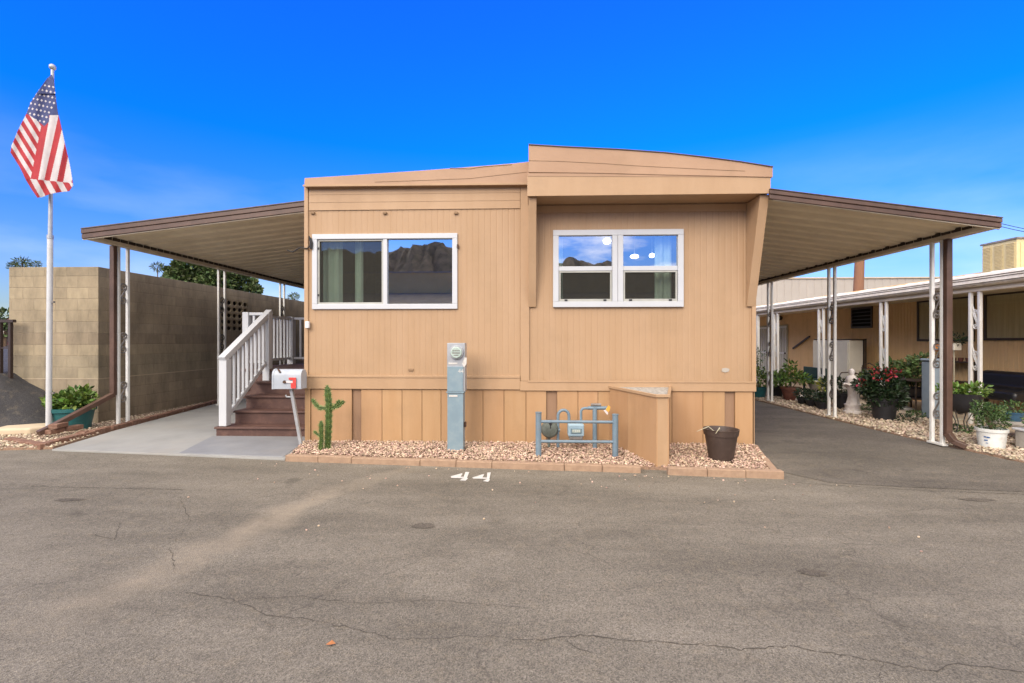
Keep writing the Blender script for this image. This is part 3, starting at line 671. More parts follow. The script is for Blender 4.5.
# roof halves
def clean(p): return [(x, z) for x, z in p]
YL = 6.62
def fx(u, v, Y): p = at(u, v, Y=Y); return (p.x, p.z)
top = [fx(304.5, 178, YL), fx(345, 175.5, YL), fx(420, 170.5, YL), fx(480, 166, YL), fx(516, 163, YL), fx(531, 161.3, YL)]
bot = [fx(304, 186.5, YL), fx(531, 184.5, YL)]
prof = [bot[0], bot[1]] + top[::-1]
mb = MB().prism_y(prof, YL, YB); mb.build('roof', 'peach_roof', H, bevel=.004)
mb = MB(); a, b = bot; mb.hexa([(a[0] - .01, YL - .014, a[1] - .004), (b[0], YL - .014, b[1] - .004), (b[0], YL - .001, b[1] - .004), (a[0] - .01, YL - .001, a[1] - .004)],
    [(a[0] - .01, YL - .014, a[1] + .022), (b[0], YL - .014, b[1] + .022), (b[0], YL - .001, b[1] + .022), (a[0] - .01, YL - .001, a[1] + .022)]); mb.build('eave_trim', 'peach_trim', H)
def wavy_strip(us, Y, name, m, parent, r=.004):
    pts = [Vector(((p := at(u, v, Y=Y)).x, Y - .002, p.z)) for u, v in us]
    MB().tube(pts, r, 5).build(name, m, parent)
M['seam'] = mat('dark_sealant', (.27, .175, .10), rough=.8)
wavy_strip([(375, 182), (420, 180.5), (470, 178.5), (500, 175), (527, 172)], YL, 'flashing_seam', 'seam', H, .0028)
wavy_strip([(450, 168.2), (470, 168.8), (484, 166.6), (512, 164.6)], YL, 'flashing_seam', 'seam', H, .0045)
YR = 6.24
top = [fx(528.5, 145, YR), fx(560, 146.6), ] if False else [fx(528.5, 145, YR), fx(565, 147.2, YR), (fx(620, 149.8, YR)), fx(665, 153, YR), fx(705, 157.5, YR), fx(740, 162, YR), fx(773, 167.3, YR)]
bot = [fx(528.5, 172.3, YR), fx(600, 173.2, YR), fx(660, 174.8, YR), fx(773, 177.2, YR)]
mb = MB().prism_y(bot + top[::-1], YR, YB); mb.build('roof', 'peach_roof', H, bevel=.005)
wavy_strip([(528.5, 160.6), (560, 161.3), (600, 163.3), (640, 166), (680, 168), (720, 170), (745, 171)], YR, 'flashing_seam', 'seam', H, .0025)
mb = MB(); tp = [(x, z) for x, z in top]
for (xa, za), (xb, zb2) in zip(tp[:-1], tp[1:]):
    mb.hexa([(xa, YR - .012, za), (xb, YR - .012, zb2), (xb, YR + .06, zb2), (xa, YR + .06, za)], [(xa, YR - .012, za + .012), (xb, YR - .012, zb2 + .012), (xb, YR + .06, zb2 + .012), (xa, YR + .06, za + .012)])
mb.build('roof_edge_cap', 'dark_cap', H)
# lower fascia beam over the right half
zf0 = so_z; zf1 = fx(560, 174.5, YR + .02)[1]
xr = fx(771, 180, YR)[0]
mb = MB(); mb.box(XM + .0, xr, YR + .03, YF + .3, zf0 + .0, min(z for x, z in bot) - .002)
mb.build('fascia', 'peach_trim', H, bevel=.004)
mb = MB(); mb.box(XM - .005, xr + .004, YR + .012, YR + .029, zf0 - .012, zf0 + .26); mb.build('fascia_board', 'peach_trim', H, bevel=.003)
mb = MB(); mb.prism_y([(XM, zf1 - .02), (xr, zf1 - .07), (xr, zf1 - .02), (XM, zf1 + .02)], YR + .008, YR + .03); mb.build('drip_edge', 'peach_roof', H)
# side wing brackets
for (xa, xb) in ((XM + .01, XM + .115), (X1 - .115, X1 + .0)):
    mb = MB(); zb0 = 1.5 + (340 - 306) / F * 6.75
    mb.prism_x([(YR + .06, zf0 - .0125), (YF - .018, zb0 - .02), (YF - .001, zb0 - .02), (YF - .001, zf0 - .0125)], xa, xb)
    mb.build('wing_bracket', 'peach_trim', H, bevel=.005)
# windows -------------------------------------------------------------
def frame(mb, x0, x1, z0, z1, y0, y1, w, wb=None):
    wb = wb or w
    mb.box(x0, x1, y0, y1, z1 - w, z1); mb.box(x0, x1, y0, y1, z0, z0 + wb); mb.box(x0, x0 + w, y0, y1, z0 + wb, z1 - w); mb.box(x1 - w, x1, y0, y1, z0 + wb, z1 - w)
def tilted(mb, x0, x1, y, z0, z1, t=0):
    return mb.add([(x0, y, z0), (x1, y, z0), (x1, y + t, z1), (x0, y + t, z1)], [(0, 1, 2, 3)])
W = lambda lo, hi: None
# left slider
x0, z1 = pt(312.8, 234.6); x1, z0 = pt(457.6, 309)
mb = MB(); frame(mb, x0, x1, z0, z1, YF - .03, YF + .05, .072)
win = mb.build('window', 'vinyl', H, bevel=.005); win['label'] = 'wide white sliding window on the left'
xm = pt(385.5, 270)[0]
MB().box(xm - .028, xm + .028, YF - .02, YF + .045, z0 + .073, z1 - .073).build('mullion', 'vinyl', win, bevel=.003)
mb = MB(); frame(mb, x0 + .073, xm - .029, z0 + .073, z1 - .073, YF - .005, YF + .02, .024); M['alu'] = mat('bronze_aluminium', (.42, .42, .38), (.34, .34, .31), rough=.4)
mb.build('screen_frame', 'alu', win)
tilted(MB(), x0 + .097, xm - .05, YF + .006, z0 + .097, z1 - .097).build('insect_screen', 'screen', win)
tilted(MB(), x0 + .075, xm - .03, YF + .03, z0 + .075, z1 - .075).build('pane', 'glass_dim', win)
tilted(MB(), xm + .029, x1 - .073, YF + .022, z0 + .073, z1 - .073).build('pane', 'glass', win)
def curtain(x0, x1, z0, z1, y, parent):
    mb = MB(); n_ = int((x1 - x0) / .02); vs = []
    for i in range(n_ + 1):
        x = x0 + (x1 - x0) * i / n_; yy = y + .025 * math.sin(i * 1.05)
        vs += [(x, yy, z0), (x, yy, z1)]
    mb.add(vs, [(2 * i, 2 * i + 2, 2 * i + 3, 2 * i + 1) for i in range(n_)]); mb.build('curtain', 'curtain', parent, smooth=True)
curtain(x0 + .08, x0 + .36, z0 + .06, z1 - .06, YF + .16, win)
curtain(xm - .5, xm - .38, z0 + .06, z1 - .06, YF + .18, win)
for zz_ in (z0 + .2, z1 - .2): MB().box(x0 + .075, x0 + .095, YF - .014, YF - .006, zz_ - .015, zz_ + .015).build('latch', 'black_plastic', win)
# right double hung pair
x0, z1 = pt(553, 230.4); x1, z0 = pt(683.2, 307)
mb = MB(); frame(mb, x0, x1, z0, z1, YF - .03, YF + .05, .078)
xm = pt(617.5, 270)[0]; mb.box(xm - .075, xm - .002, YF - .028, YF + .05, z0 + .078, z1 - .078); mb.box(xm + .002, xm + .075, YF - .028, YF + .05, z0 + .078, z1 - .078)
win = mb.build('window', 'vinyl', H, bevel=.005); win['label'] = 'white double hung window pair under the deep eave'
zr = pt(600, 268.5)[1]
for (a, b) in ((x0 + .079, xm - .076), (xm + .076, x1 - .079)):
    mb = MB(); mb.box(a, b, YF - .015, YF + .045, zr - .032, zr + .03); mb.build('meeting_rail', 'vinyl', win, bevel=.003)
    tilted(MB(), a, b, YF + .012, zr + .03, z1 - .078).build('pane', 'glass', win)
    mb = MB(); frame(mb, a + .004, b - .004, z0 + .08, zr - .034, YF - .008, YF + .022, .022, .034); mb.build('screen_frame', 'alu', win)
    tilted(MB(), a + .026, b - .026, YF + .008, z0 + .112, zr - .055).build('insect_screen', 'screen', win)
    tilted(MB(), a, b, YF + .03, z0 + .078, zr - .032).build('pane', 'glass_dim', win)
    for xx in (a + .1, b - .1): MB().box(xx - .02, xx + .02, YF - .022, YF - .009, z0 + .084, z0 + .108).build('latch', 'black_plastic', win)
curtain(x1 - .34, x1 - .1, z0 + .05, z1 - .05, YF + .2, win)
curtain(x0 + .085, x0 + .15, z0 + .05, z1 - .05, YF + .2, win)
# small fittings on the wall
p = pt(308.5, 325); MB().box(p[0] - .02, p[0] + .035, YF - .07, YF - .023, p[1] - .045, p[1] + .05).build('outlet_cover', 'white_dull', H, bevel=.006)
p = pt(726, 370); MB().prism_y([(p[0] - .055, p[1] - .02), (p[0] - .01, p[1] - .035), (p[0] + .04, p[1] - .02), (p[0] + .05, p[1] + .015), (p[0] + .0, p[1] + .03), (p[0] - .05, p[1] + .02)], YF + .004, YF + .010).build('faded_sticker', mat('faded_sticker', (.34, .34, .34), (.42, .36, .28), scale=40), H)
for u in (313, 385, 456):
    p = pt(u, 213); MB().box(p[0] - .025, p[0] + .03, YF - .03, YF - .001, p[1] - .018, p[1] + .012).build('shutter_clip', 'seam', H, bevel=.004)
p = pt(411, 370); MB().box(p[0] - .035, p[0] + .035, YF - .02, YF - .001, p[1] - .012, p[1] + .02).build('hose_hook', 'seam', H, bevel=.004)
p = pt(458, 246); MB().box(p[0] - .01, p[0] + .012, YF - .045, YF - .001, p[1] - .03, p[1] + .015).build('hook', 'rust', H)
p = [at(u, v, Y=YF - .04) for u, v in ((309, 236), (310.5, 240), (310, 246), (307, 248.5), (300, 247.5), (293, 252), (287, 250))]
o = MB().tube(p, .009, 6).build('cable', 'cable', None, loc=p[0]); meta(o, 'black cable looped round the left end of the wide sliding window', 'cable')
p = [at(u, v, Y=YF - .045) for u, v in ((310, 238), (311.5, 243), (311, 249))]
MB().tube(p, .02, 6).build('cable_splice', 'cable', o)
# ceiling lamps inside the right room
for (u, v, r_, lb) in ((607, 241, .07, 'small round lit ceiling lamp seen through the left sash of the double window'), (634.5, 256.5, .075, 'wide lit bowl lamp seen through the right sash of the double window'), (652, 255.5, .05, 'small lit lamp right of the bowl lamp behind the double window')):
    q = at(u, v, Y=8.4); L = thing('ceiling_lamp', lb, 'lamp', q)
    MB().ball(q, r_, 12, 8, .5 if r_ > .07 else .8).build('lamp_shade', 'lamp_glow', L, smooth=True)
    MB().tube([q + Vector((0, 0, r_ * .4)), (q.x, q.y, 3.30)], .008, 6).build('rod', 'alu', L)

# ------------------------------------------------------------------ awnings
M['gap_shade'] = mat('gap_shade_brown', (.05, .036, .024), rough=.9)  # dark brown painted as the shade inside hollow pan ends
def awning(side):
    if side < 0:
        name = 'slatted cream and brown awning roof over the steps, left of the peach home'
        xi, xo = X0 - .01, -7.08; y0 = 7.35; zo = 3.10; zi = 3.53; ys = [(7.965, 8.16), (10.62, 10.84), (13.3, 13.52), (16.1, 16.32)]; xp = -7.05
    else:
        name = 'slatted cream and brown carport roof over the driveway, right of the peach home'
        xi, xo = X1 + .02, 5.90; y0 = 6.26; zo = 2.905; zi = 3.30; ys = [(6.965, 7.14), (9.35, 9.53), (11.73, 11.91), (14.2, 14.38), (16.7, 16.88)]; xp = 5.79
    y1 = 22
    T = thing('awning', name, 'awning', (xp, y0, 0))
    sl = lambda x: zo + (.092 if side < 0 else .07) + (zi - zo - (0 if side < 0 else .03)) * (x - xo) / (xi - xo)
    # pans: a hat profile along y
    prof = []; y = y0 + .02; pitch = .32
    while y < y1:
        prof += [(y, .085), (y + .05, .085), (y + .12, .0), (y + pitch - .012, 0.0)]; y += pitch
    mb = MB(); xa = xi; xb = xo + .022 * (1 if side < 0 else -1); n_ = len(prof)
    mb.add([(xa, q, sl(xa) + h) for q, h in prof] + [(xb, q, sl(xb) + h) for q, h in prof], [(i, i + 1, i + 1 + n_, i + n_) for i in range(n_ - 1)])
    mb.build('roof_pan', 'pan', T, solid=.006)
    # front fascia: two step brown gutter
    for (dz0, dz1, py, mm, nm) in ((.0, .075, 0, 'brown', 'front_fascia'), (.079, .145, -.012, 'brown', 'front_fascia'), (.147, .168, -.02, 'dark_cap', 'roof_edge_cap')):
        za, zb_ = zi, zo; k_ = 1 if side < 0 else .78; dz0 *= k_; dz1 *= k_; xa = xi if side < 0 else 3.05
        mb = MB(); mb.hexa([(xa, y0 + py - .03, za + dz0), (xo, y0 + py - .03, zb_ + dz0), (xo, y0 + .01, zb_ + dz0), (xa, y0 + .01, za + dz0)] if side > 0 else [(xo, y0 + py - .03, zb_ + dz0), (xa, y0 + py - .03, za + dz0), (xa, y0 + .01, za + dz0), (xo, y0 + .01, zb_ + dz0)],
                           [(xa, y0 + py - .03, za + dz1), (xo, y0 + py - .03, zb_ + dz1), (xo, y0 + .01, zb_ + dz1), (xa, y0 + .01, za + dz1)] if side > 0 else [(xo, y0 + py - .03, zb_ + dz1), (xa, y0 + py - .03, za + dz1), (xa, y0 + .01, za + dz1), (xo, y0 + .01, zb_ + dz1)])
        mb.build(nm, mm, T, bevel=.006)
    xa = xi; mb = MB(); mb.hexa(*[[(xa, y0 - .01, zi - .014 + k), (xo, y0 - .01, zo - .014 + k), (xo, y0 + .018, zo - .014 + k), (xa, y0 + .018, zi - .014 + k)][::side] for k in (0, .012)]); mb.build('fascia_lip', 'beam', T)
    # outer gutter and beam
    mb = MB(); s = -side
    mb.prism_y([(xo, zo), (xo + s * .14, zo), (xo + s * .14, zo + .065), (xo + s * .02, zo + .065), (xo + s * .02, zo + .13), (xo, zo + .13)][::(1 if s > 0 else -1)], y0 + .02, y1)
    mb.build('gutter', 'beam', T)
    mb = MB(); y = y0 + .06
    while y < y1 - .2: mb.box(xo + s * .141, xo + s * .155, y, y + .13, zo + .055, zo + .105); y += pitch / 2
    mb.build('pan_end_shade', 'gap_shade', T)  # solid dark boxes stand in for shade in the pan ends
    # support pairs with scrollwork
    for pi, (ya, yb) in enumerate(ys):
        for yy in (ya, yb):
            MB().box(xp - .023, xp + .023, yy - .023, yy + .023, .02, zo).build('post', 'post_white', T, bevel=.006)
        yc = (ya + yb) / 2; gap = yb - ya - .04
        MB().box(xp - .04, xp + .04, ya - .05, yb + .05, .018, .045).build('foot_plate', 'post_white', T, bevel=.004)
        for zc in ((.60, 1.45, 2.30) if side < 0 else (.57, 1.28, 1.99)):
            for fl_ in (1,):
                MB().tube(scroll_pts((xp, yc, zc), .37, gap * 1.0, 'y', 1 if side < 0 else -1), .012, 6).build('scroll', 'iron_grey' if pi == 0 or side > 0 else 'iron', T, smooth=True)
    return T
AL = awning(-1); AR = awning(1)
# clips along gutters are the pan ends themselves; downspouts
a = Vector((-7.075, 7.895, 0)); mb = MB()
mb.box(a.x - .04, a.x + .04, a.y - .035, a.y + .035, .56, 3.10)
e = at(47, 432, Z=.12)
mb.bar((a.x, a.y, .575), (e.x, e.y, .16), .085, .075)
mb.bar((e.x, e.y, .165), (e.x - .03, e.y - .10, .12), .085, .07)
mb.build('downspout', 'brown', AL, bevel=.008)
a = Vector((5.80, 6.89, 0)); mb = MB(); mb.box(a.x - .04, a.x + .04, a.y - .035, a.y + .035, .16, 2.90)
mb.bar((a.x, a.y, .20), (a.x + .03, a.y - .06, .10), .10, .08); mb.bar((a.x + .02, a.y - .04, .11), (a.x + .12, a.y - .15, .05), .10, .07)
mb.build('downspout', 'brown', AR, bevel=.01)
# ------------------------------------------------------------------ stairs and landing
S = thing('porch_stairs', 'brown stairs with white vinyl railing leading up to a landing left of the home', 'stairs', (-4.0, 7.3, 0))
sx0, sx1 = -4.83, -3.22; y0 = 7.20; run = .30; ZS = [.165, .37, .575, .78, .985]
for i in range(5):
    xa = sx0 if i == 0 else -4.72
    z = ZS[i]; zp = ZS[i - 1] if i else .0; y = y0 + run * i
    MB().box(xa + .0, sx1, y + .02, y + .045, zp + (.0 if i else .02), z - .034).build('riser', 'tread', S)
    if i < 4:
        MB().box(xa - .015, sx1 + .0, y - .015, y + run + .02, z - .032, z).build('tread', 'tread', S, bevel=.006)
MB().prism_x([(y0 + .05, .02), (y0 + .05, .13), (y0 + run, .14), (y0 + 4 * run, .74), (y0 + 4 * run, .02)], -4.74, -4.70).build('stringer', 'tread', S)
dy0 = y0 + 4 * run; dy1 = 10.25
MB().box(-5.2, sx1, dy0 - .015, dy1, .935, .985).build('deck', 'tread', S, bevel=.006)
MB().box(-5.19, sx1, dy0 + .05, dy1 - .02, .45, .933).build('deck_skirt', 'tread', S)
def newel(x, y, z0, z1, w=.12, cap=True):
    mb = MB(); mb.box(x - w / 2, x + w / 2, y - w / 2, y + w / 2, z0, z1)
    mb.build('newel_post', 'vinyl', S, bevel=.006)
nb = (-4.73, y0 + .075); nt = (-4.70, 8.43)
newel(*nb, .171, 1.20); newel(*nt, .70, 1.98)
newel(-5.10, 8.47, .60, 2.0, .11); newel(-5.14, 10.16, .70, 2.0, .13)
za, zb_ = 1.20, 1.98
MB().bar((nb[0], nb[1] - .07, za + .0), (nt[0], nt[1] + .07, zb_ + .03), .11, .09).build('handrail', 'vinyl', S, bevel=.006)
MB().bar((nb[0], nb[1] + .06, .32), (nt[0], nt[1] - .06, 1.10), .05, .06).build('bottom_rail', 'vinyl', S, bevel=.004)
for i in range(9):
    t = (i + 1) / 10; x = nb[0] + (nt[0] - nb[0]) * t; y = nb[1] + (nt[1] - nb[1]) * t
    zb2 = .32 + .78 * t; zt2 = za + (zb_ - za) * t
    MB().box(x - .019, x + .019, y - .019, y + .019, zb2, zt2 - .02).build('baluster', 'vinyl', S)
def rail_run(a, b, z0, z1, step=.125, w=.07):
    a = Vector(a); b = Vector(b); d = (b - a); L = d.length; d.normalize(); P = lambda t, z: (a.x + d.x * t, a.y + d.y * t, z)
    MB().bar(P(.05, z1 - .025), P(L - .05, z1 - .025), w, .05).build('handrail', 'vinyl', S, bevel=.004)
    MB().bar(P(.06, z0 + .03), P(L - .06, z0 + .03), .05, .05).build('bottom_rail', 'vinyl', S, bevel=.004)
    n_ = int(L / step)
    for i in range(1, n_):
        t = L * i / n_; x, y, _z = P(t, 0)
        MB().box(x - .019, x + .019, y - .019, y + .019, z0 + .05, z1 - .045).build('baluster', 'vinyl', S)
rail_run((-5.10, 8.47), (-4.70, 8.47), 1.08, 1.995, .13)
rail_run((-5.12, 8.50), (-5.14, 10.14), 1.08, 1.985, .13)
rail_run((-5.14, 10.16), (-3.3, 10.16), 1.08, 1.985, .20)

# ------------------------------------------------------------------ mailbox
p0 = at(302.5, 439, Y=6.55); Yb = 6.5
mt = at(291, 388.5, Y=Yb)
MBX = thing('mailbox', 'pale grey rounded mailbox with red flag on a leaning thin post at the stair foot', 'mailbox', (p0.x, p0.y, .03))
MB().bar((p0.x - .0, 6.53, .0), (mt.x, Yb, mt.z + .02), .042, .042).build('post', 'galv', MBX, bevel=.004)
xa, za = fx(276, 388.5, Yb); xb = fx(304, 388, Yb)[0]; h = fx(290, 369, Yb)[1] - za
prof = []; wy = .085
for i in range(9):
    a_ = math.pi * i / 8; prof.append((Yb + wy * math.cos(a_), za + h - wy + wy * math.sin(a_)))
pr = [(Yb - wy, za), (Yb + wy, za)] + prof
MB().prism_x(pr, xa, xb).build('box', 'mailbox', MBX, bevel=.004, smooth=True)
MB().prism_x([(Yb + (y - Yb) * 1.06, za + (z - za) * 1.03 - .002) for y, z in pr], xa - .012, xa + .016).build('door', 'mailbox', MBX, bevel=.003)
MB().box(xa - .022, xa - .010, Yb - .02, Yb + .02, za + h - .07, za + h - .045).build('latch', 'rust', MBX)
fxa, fz = fx(285, 382, Yb - wy)
fl = MB(); fl.box(fxa, fxa + .155, Yb - wy - .012, Yb - wy - .006, fz - .012, fz + .016); fl.build('flag_arm', 'flag_white', MBX)
fl = MB(); fl.box(fxa + .09, fxa + .16, Yb - wy - .019, Yb - wy - .0125, fz - .085, fz - .012); fl.box(fxa + .06, fxa + .16, Yb - wy - .019, Yb - wy - .0125, fz + .03, fz + .062); fl.box(fxa + .115, fxa + .16, Yb - wy - .019, Yb - wy - .0125, fz - .012, fz + .03)
fl.build('flag', 'red', MBX)
MB().tube([(fxa - .002, Yb - wy - .02, fz + .002), (fxa - .002, Yb - wy + .01, fz + .002)], .022, 10).build('flag_hinge', 'rust', MBX)
q = at(280, 369.5, Y=Yb); MB().bar((q.x, Yb - .05, q.z + .01), (q.x + .05, Yb - .09, q.z - .035), .02, .012).build('dark_chip', 'rust', MBX)
q = at(289, 397, Y=Yb); MB().tube([(q.x + .03, Yb, q.z), (q.x - .03, Yb - .01, q.z + .005), (q.x - .04, Yb - .01, q.z + .03)], .012, 6).build('hook', 'galv', MBX)

# ------------------------------------------------------------------ cactus
cb = at(323.5, 447, Y=6.22); K = thing('cactus', 'tall spiny green cactus with raised side arms beside the corner of the peach home', 'cactus', (cb.x, 6.22, .03))
def ribbed_stem(path, r, seed):
    P = [Vector(p) for p in path]; mb = MB(); n = 12; rr = random.Random(seed)
    vs = []; fs = []; S_ = []
    # resample
    Q = []
    for a, b in zip(P[:-1], P[1:]):
        k = max(2, int((b - a).length / .012)); Q += [a.lerp(b, i / k) for i in range(k)]
    Q.append(P[-1]); m_ = len(Q)
    for i, p in enumerate(Q):
        d = (Q[min(i + 1, m_ - 1)] - Q[max(i - 1, 0)]).normalized(); a = d.cross(Vector((0, 1, 0))).normalized(); b = d.cross(a)
        t = i / (m_ - 1); rad = r * (1 if t < .85 else math.sqrt(max(.03, 1 - ((t - .85) / .15) ** 2))) * (.8 + .2 * min(1, t * 6))
        rad *= 1 + .10 * math.sin(i * 1.1)
        for j in range(n):
            q = rad * (1.25 if j % 2 == 0 else .68); an = 2 * math.pi * j / n
            v = p + (a * math.cos(an) + b * math.sin(an)) * q; vs.append(v)
            if j % 2 == 0 and i % 2 == 0: S_.append((v, (v - p).normalized()))
    for i in range(m_ - 1):
        for j in range(n): fs.append((i * n + j, i * n + (j + 1) % n, (i + 1) * n + (j + 1) % n, (i + 1) * n + j))
    fs.append(tuple((m_ - 1) * n + j for j in range(n)))
    mb.add(vs, fs); st_ = mb.build('stem', 'cactus', K, smooth=False)
    sm = MB()
    for v, d in S_:
        for k in range(2):
            e = (d + Vector((rr.uniform(-.7, .7), rr.uniform(-.7, .7), rr.uniform(-.5, .7)))).normalized() * .026
            s2 = e.cross(Vector((0, 1, .3))).normalized() * .0042
            sm.add([v - s2, v + s2, v + e], [(0, 1, 2)])
    sm.build('spines', 'spine', K)['kind'] = 'stuff'
A = lambda pts: [at(u, v, Y=6.22) for u, v in pts]
ribbed_stem(A([(327.5, 449), (328.5, 425), (329, 405), (327, 385.5)]), .034, 1)
ribbed_stem(A([(327, 408.5), (319.5, 408), (315, 403.5), (312, 399)]), .020, 2)
ribbed_stem(A([(330, 409), (335, 406.5), (338, 403), (339.5, 400)]), .017, 3)
ribbed_stem(A([(332, 408), (338.5, 406), (342, 403), (344, 400.5)]), .018, 4)
ribbed_stem([(cb.x - .01, 6.14, .03)] + [at(u, v, Y=6.14) for u, v in ((321.5, 440), (321, 420.5))], .022, 5)
ribbed_stem([at(u, v, Y=6.14) for u, v in ((321, 436), (317, 434), (314, 431))], .014, 6)

# ------------------------------------------------------------------ electric meter pedestal
Ym = 6.18
xa, zt = fx(447.3, 343, Ym); xb = fx(463.2, 343, Ym)[0]; zb_ = .03; zm = fx(455, 392, Ym)[1]
E = thing('electric_pedestal', 'tall blue grey electric meter pedestal standing in the gravel bed', 'electric meter', ((xa + xb) / 2, Ym, .03))
MB().box(xa, xb, Ym, Ym + .17, zb_, zm - .012).build('lower_cabinet', 'meter_grey', E, bevel=.005)
MB().box(xa - .012, xb + .014, Ym - .014, Ym + .18, zm - .012, zm + .006).build('ledge', 'meter_grey', E, bevel=.003)
MB().box(xa - .003, xb + .022, Ym + .004, Ym + .18, zm + .006, zt).build('upper_cabinet', 'galv', E, bevel=.004)
z2 = fx(455, 366.5, Ym)[1]
MB().box(xa + .0, xb - .0, Ym - .012, Ym + .004, zm + .008, z2).build('door', 'meter_grey', E, bevel=.004)
mc = at(456.5, 352.5, Y=Ym - .02)
mb = MB()
def disc(mb, c, r, y0, y1, n=28):
    mb.tube([(c.x, y0, c.z), (c.x, y1, c.z)], r, n)
disc(mb, mc, .088, Ym + .006, Ym - .03); mb.build('meter_ring', 'galv', E, bevel=.004)
M['meter_face'] = mat('meter_glass_face', (.42, .50, .46), (.30, .38, .34), rough=.15, scale=30)
mb = MB(); disc(mb, mc, .074, Ym - .029, Ym - .055); mb.build('meter_glass', 'meter_face', E, bevel=.010, smooth=True)
mb = MB(); mb.box(mc.x - .05, mc.x + .05, Ym - .058, Ym - .056, mc.z - .012, mc.z + .002)
for k in range(4): mb.box(mc.x - .045 + k * .025, mc.x - .03 + k * .025, Ym - .058, Ym - .056, mc.z + .018, mc.z + .034)
mb.box(mc.x - .03, mc.x + .03, Ym - .058, Ym - .056, mc.z - .04, mc.z - .03)
mb.build('dial', 'iron_grey', E)
def sticker(u0, v0, u1, v1, Y, par, m='paint', nm='sticker'):
    a_ = at(u0, v0, Y=Y); b_ = at(u1, v1, Y=Y); MB().box(a_.x, b_.x, Y - .003, Y, b_.z, a_.z).build(nm, m, par)
sticker(448.5, 362.6, 457.5, 364.3, Ym + .002, E); sticker(449, 395, 457.5, 396.8, Ym - .001, E)
q = at(464.8, 362.3, Y=Ym)
MB().prism_y([(q.x - .035, q.z - .02), (q.x - .008, q.z - .065), (q.x + .022, q.z - .02), (q.x + .026, q.z + .06), (q.x - .002, q.z + .065), (q.x - .02, q.z + .02)], Ym - .0005, Ym + .003).build('torn_sticker', 'paint', E)
cu = bpy.data.curves.new('number', 'FONT'); cu.body = '44'; cu.size = .075; cu.align_x = 'CENTER'
to = bpy.data.objects.new('number_text', cu); col.objects.link(to)
dg = bpy.context.evaluated_depsgraph_get(); me = bpy.data.meshes.new_from_object(to.evaluated_get(dg)); bpy.data.objects.remove(to)
me.materials.clear(); me.materials.append(M['paint'])
to = bpy.data.objects.new('number', me); col.objects.link(to); to.parent = E; q = at(461, 373, Y=Ym); to.location = Vector((q.x, Ym - .0135, q.z)) - ORG[E.name]; to.rotation_euler = (R(90), 0, 0)
q = at(466, 424, Y=Ym + .08); MB().box(xb + .001, xb + .03, Ym + .06, Ym + .10, q.z - .04, q.z + .03).build('padlock', 'rust', E, bevel=.008)

# ------------------------------------------------------------------ gas meter and guard rail
Yg = 5.98
G = thing('guard_rail', 'blue grey pipe guard rail in front of the gas meter', 'guard rail', (at(577, 460, Y=Yg).x, Yg, .03))
for u, vt in ((538.5, 413), (615.3, 415)):
    q = at(u, vt, Y=Yg); MB().tube([(q.x, Yg, 0), (q.x, Yg, q.z)], .037, 14).build('post', 'pipe_grey', G, smooth=True)
    MB().tube([(q.x, Yg, q.z), (q.x, Yg, q.z + .012)], .041, 14).build('post_cap', 'pipe_grey', G, smooth=True)
for v in (421.5, 441.3):
    a_ = at(538.5, v, Y=Yg); b_ = at(615.3, v + .6, Y=Yg); MB().tube([(a_.x, Yg - .0, a_.z), (b_.x, Yg - .0, b_.z)], .019, 10).build('rail', 'pipe_grey', G, smooth=True)
Yq = 6.35; M['case_blue'] = mat('pale_blue_meter_enamel', (.30, .42, .50), (.25, .36, .43), rough=.4, scale=8)
GM = thing('gas_meter', 'pale blue gas meter with round regulator, bent pipes and tagged valve behind the rail', 'gas meter', (at(575, 450, Y=Yq).x, Yq, .05))
P_ = lambda pts, Y=Yq: [at(u, v, Y=Y) for u, v in pts]
arc = lambda cu_, cv, ru, rv, a0, a1, n=9: [(cu_ + ru * math.cos(R(a0 + (a1 - a0) * i / n)), cv - rv * math.sin(R(a0 + (a1 - a0) * i / n))) for i in range(n + 1)]
MB().tube(P_([(558, 447), (558, 417)] + arc(563.5, 416, 5.5, 6, 180, 0) + [(569, 424)]), .020, 10).build('pipe', 'pipe_grey', GM, smooth=True)
MB().tube(P_([(581, 424), (581, 411), (582.5, 408.8), (585, 408.2), (597, 408.2)]), .018, 10).build('pipe', 'pipe_grey', GM, smooth=True)
MB().tube(P_([(594.8, 457), (594.8, 407)]), .030, 12).build('riser_pipe', 'pipe_grey', GM, smooth=True)
MB().tube(P_([(588, 408), (607, 408)]), .024, 10).build('valve_body', 'pipe_grey', GM, smooth=True)
MB().tube(P_([(591, 404.8), (601, 404.8)]), .020, 10).build('valve_nut', 'iron_grey', GM, smooth=True)
q = at(575.5, 429.5, Y=Yq); MB().box(q.x - .105, q.x + .105, Yq - .09, Yq + .06, q.z - .078, q.z + .085).build('meter_case', 'case_blue', GM, bevel=.018)
MB().box(q.x - .07, q.x + .07, Yq - .10, Yq - .088, q.z - .035, q.z + .032).build('dial_frame', 'pipe_grey', GM, bevel=.008)
MB().box(q.x - .055, q.x + .055, Yq - .105, Yq - .099, q.z - .022, q.z + .02).build('dial', 'meter_face', GM)
for k in range(4): MB().tube([(q.x - .04 + k * .027, Yq - .105, q.z), (q.x - .04 + k * .027, Yq - .108, q.z)], .009, 10).build('dial', 'paint', GM)
MB().box(q.x - .09, q.x + .09, Yq - .075, Yq + .05, q.z - .125, q.z - .078).build('meter_base', 'iron_grey', GM, bevel=.012)
MB().lathe([(.02, -.04), (.06, -.03), (.065, 0), (.02, .01)], (q.x, Yq - .01, q.z - .135), 14).build('drip_cup', 'pipe_grey', GM, smooth=True)
q = at(549.5, 429, Y=Yq - .02); mb = MB()
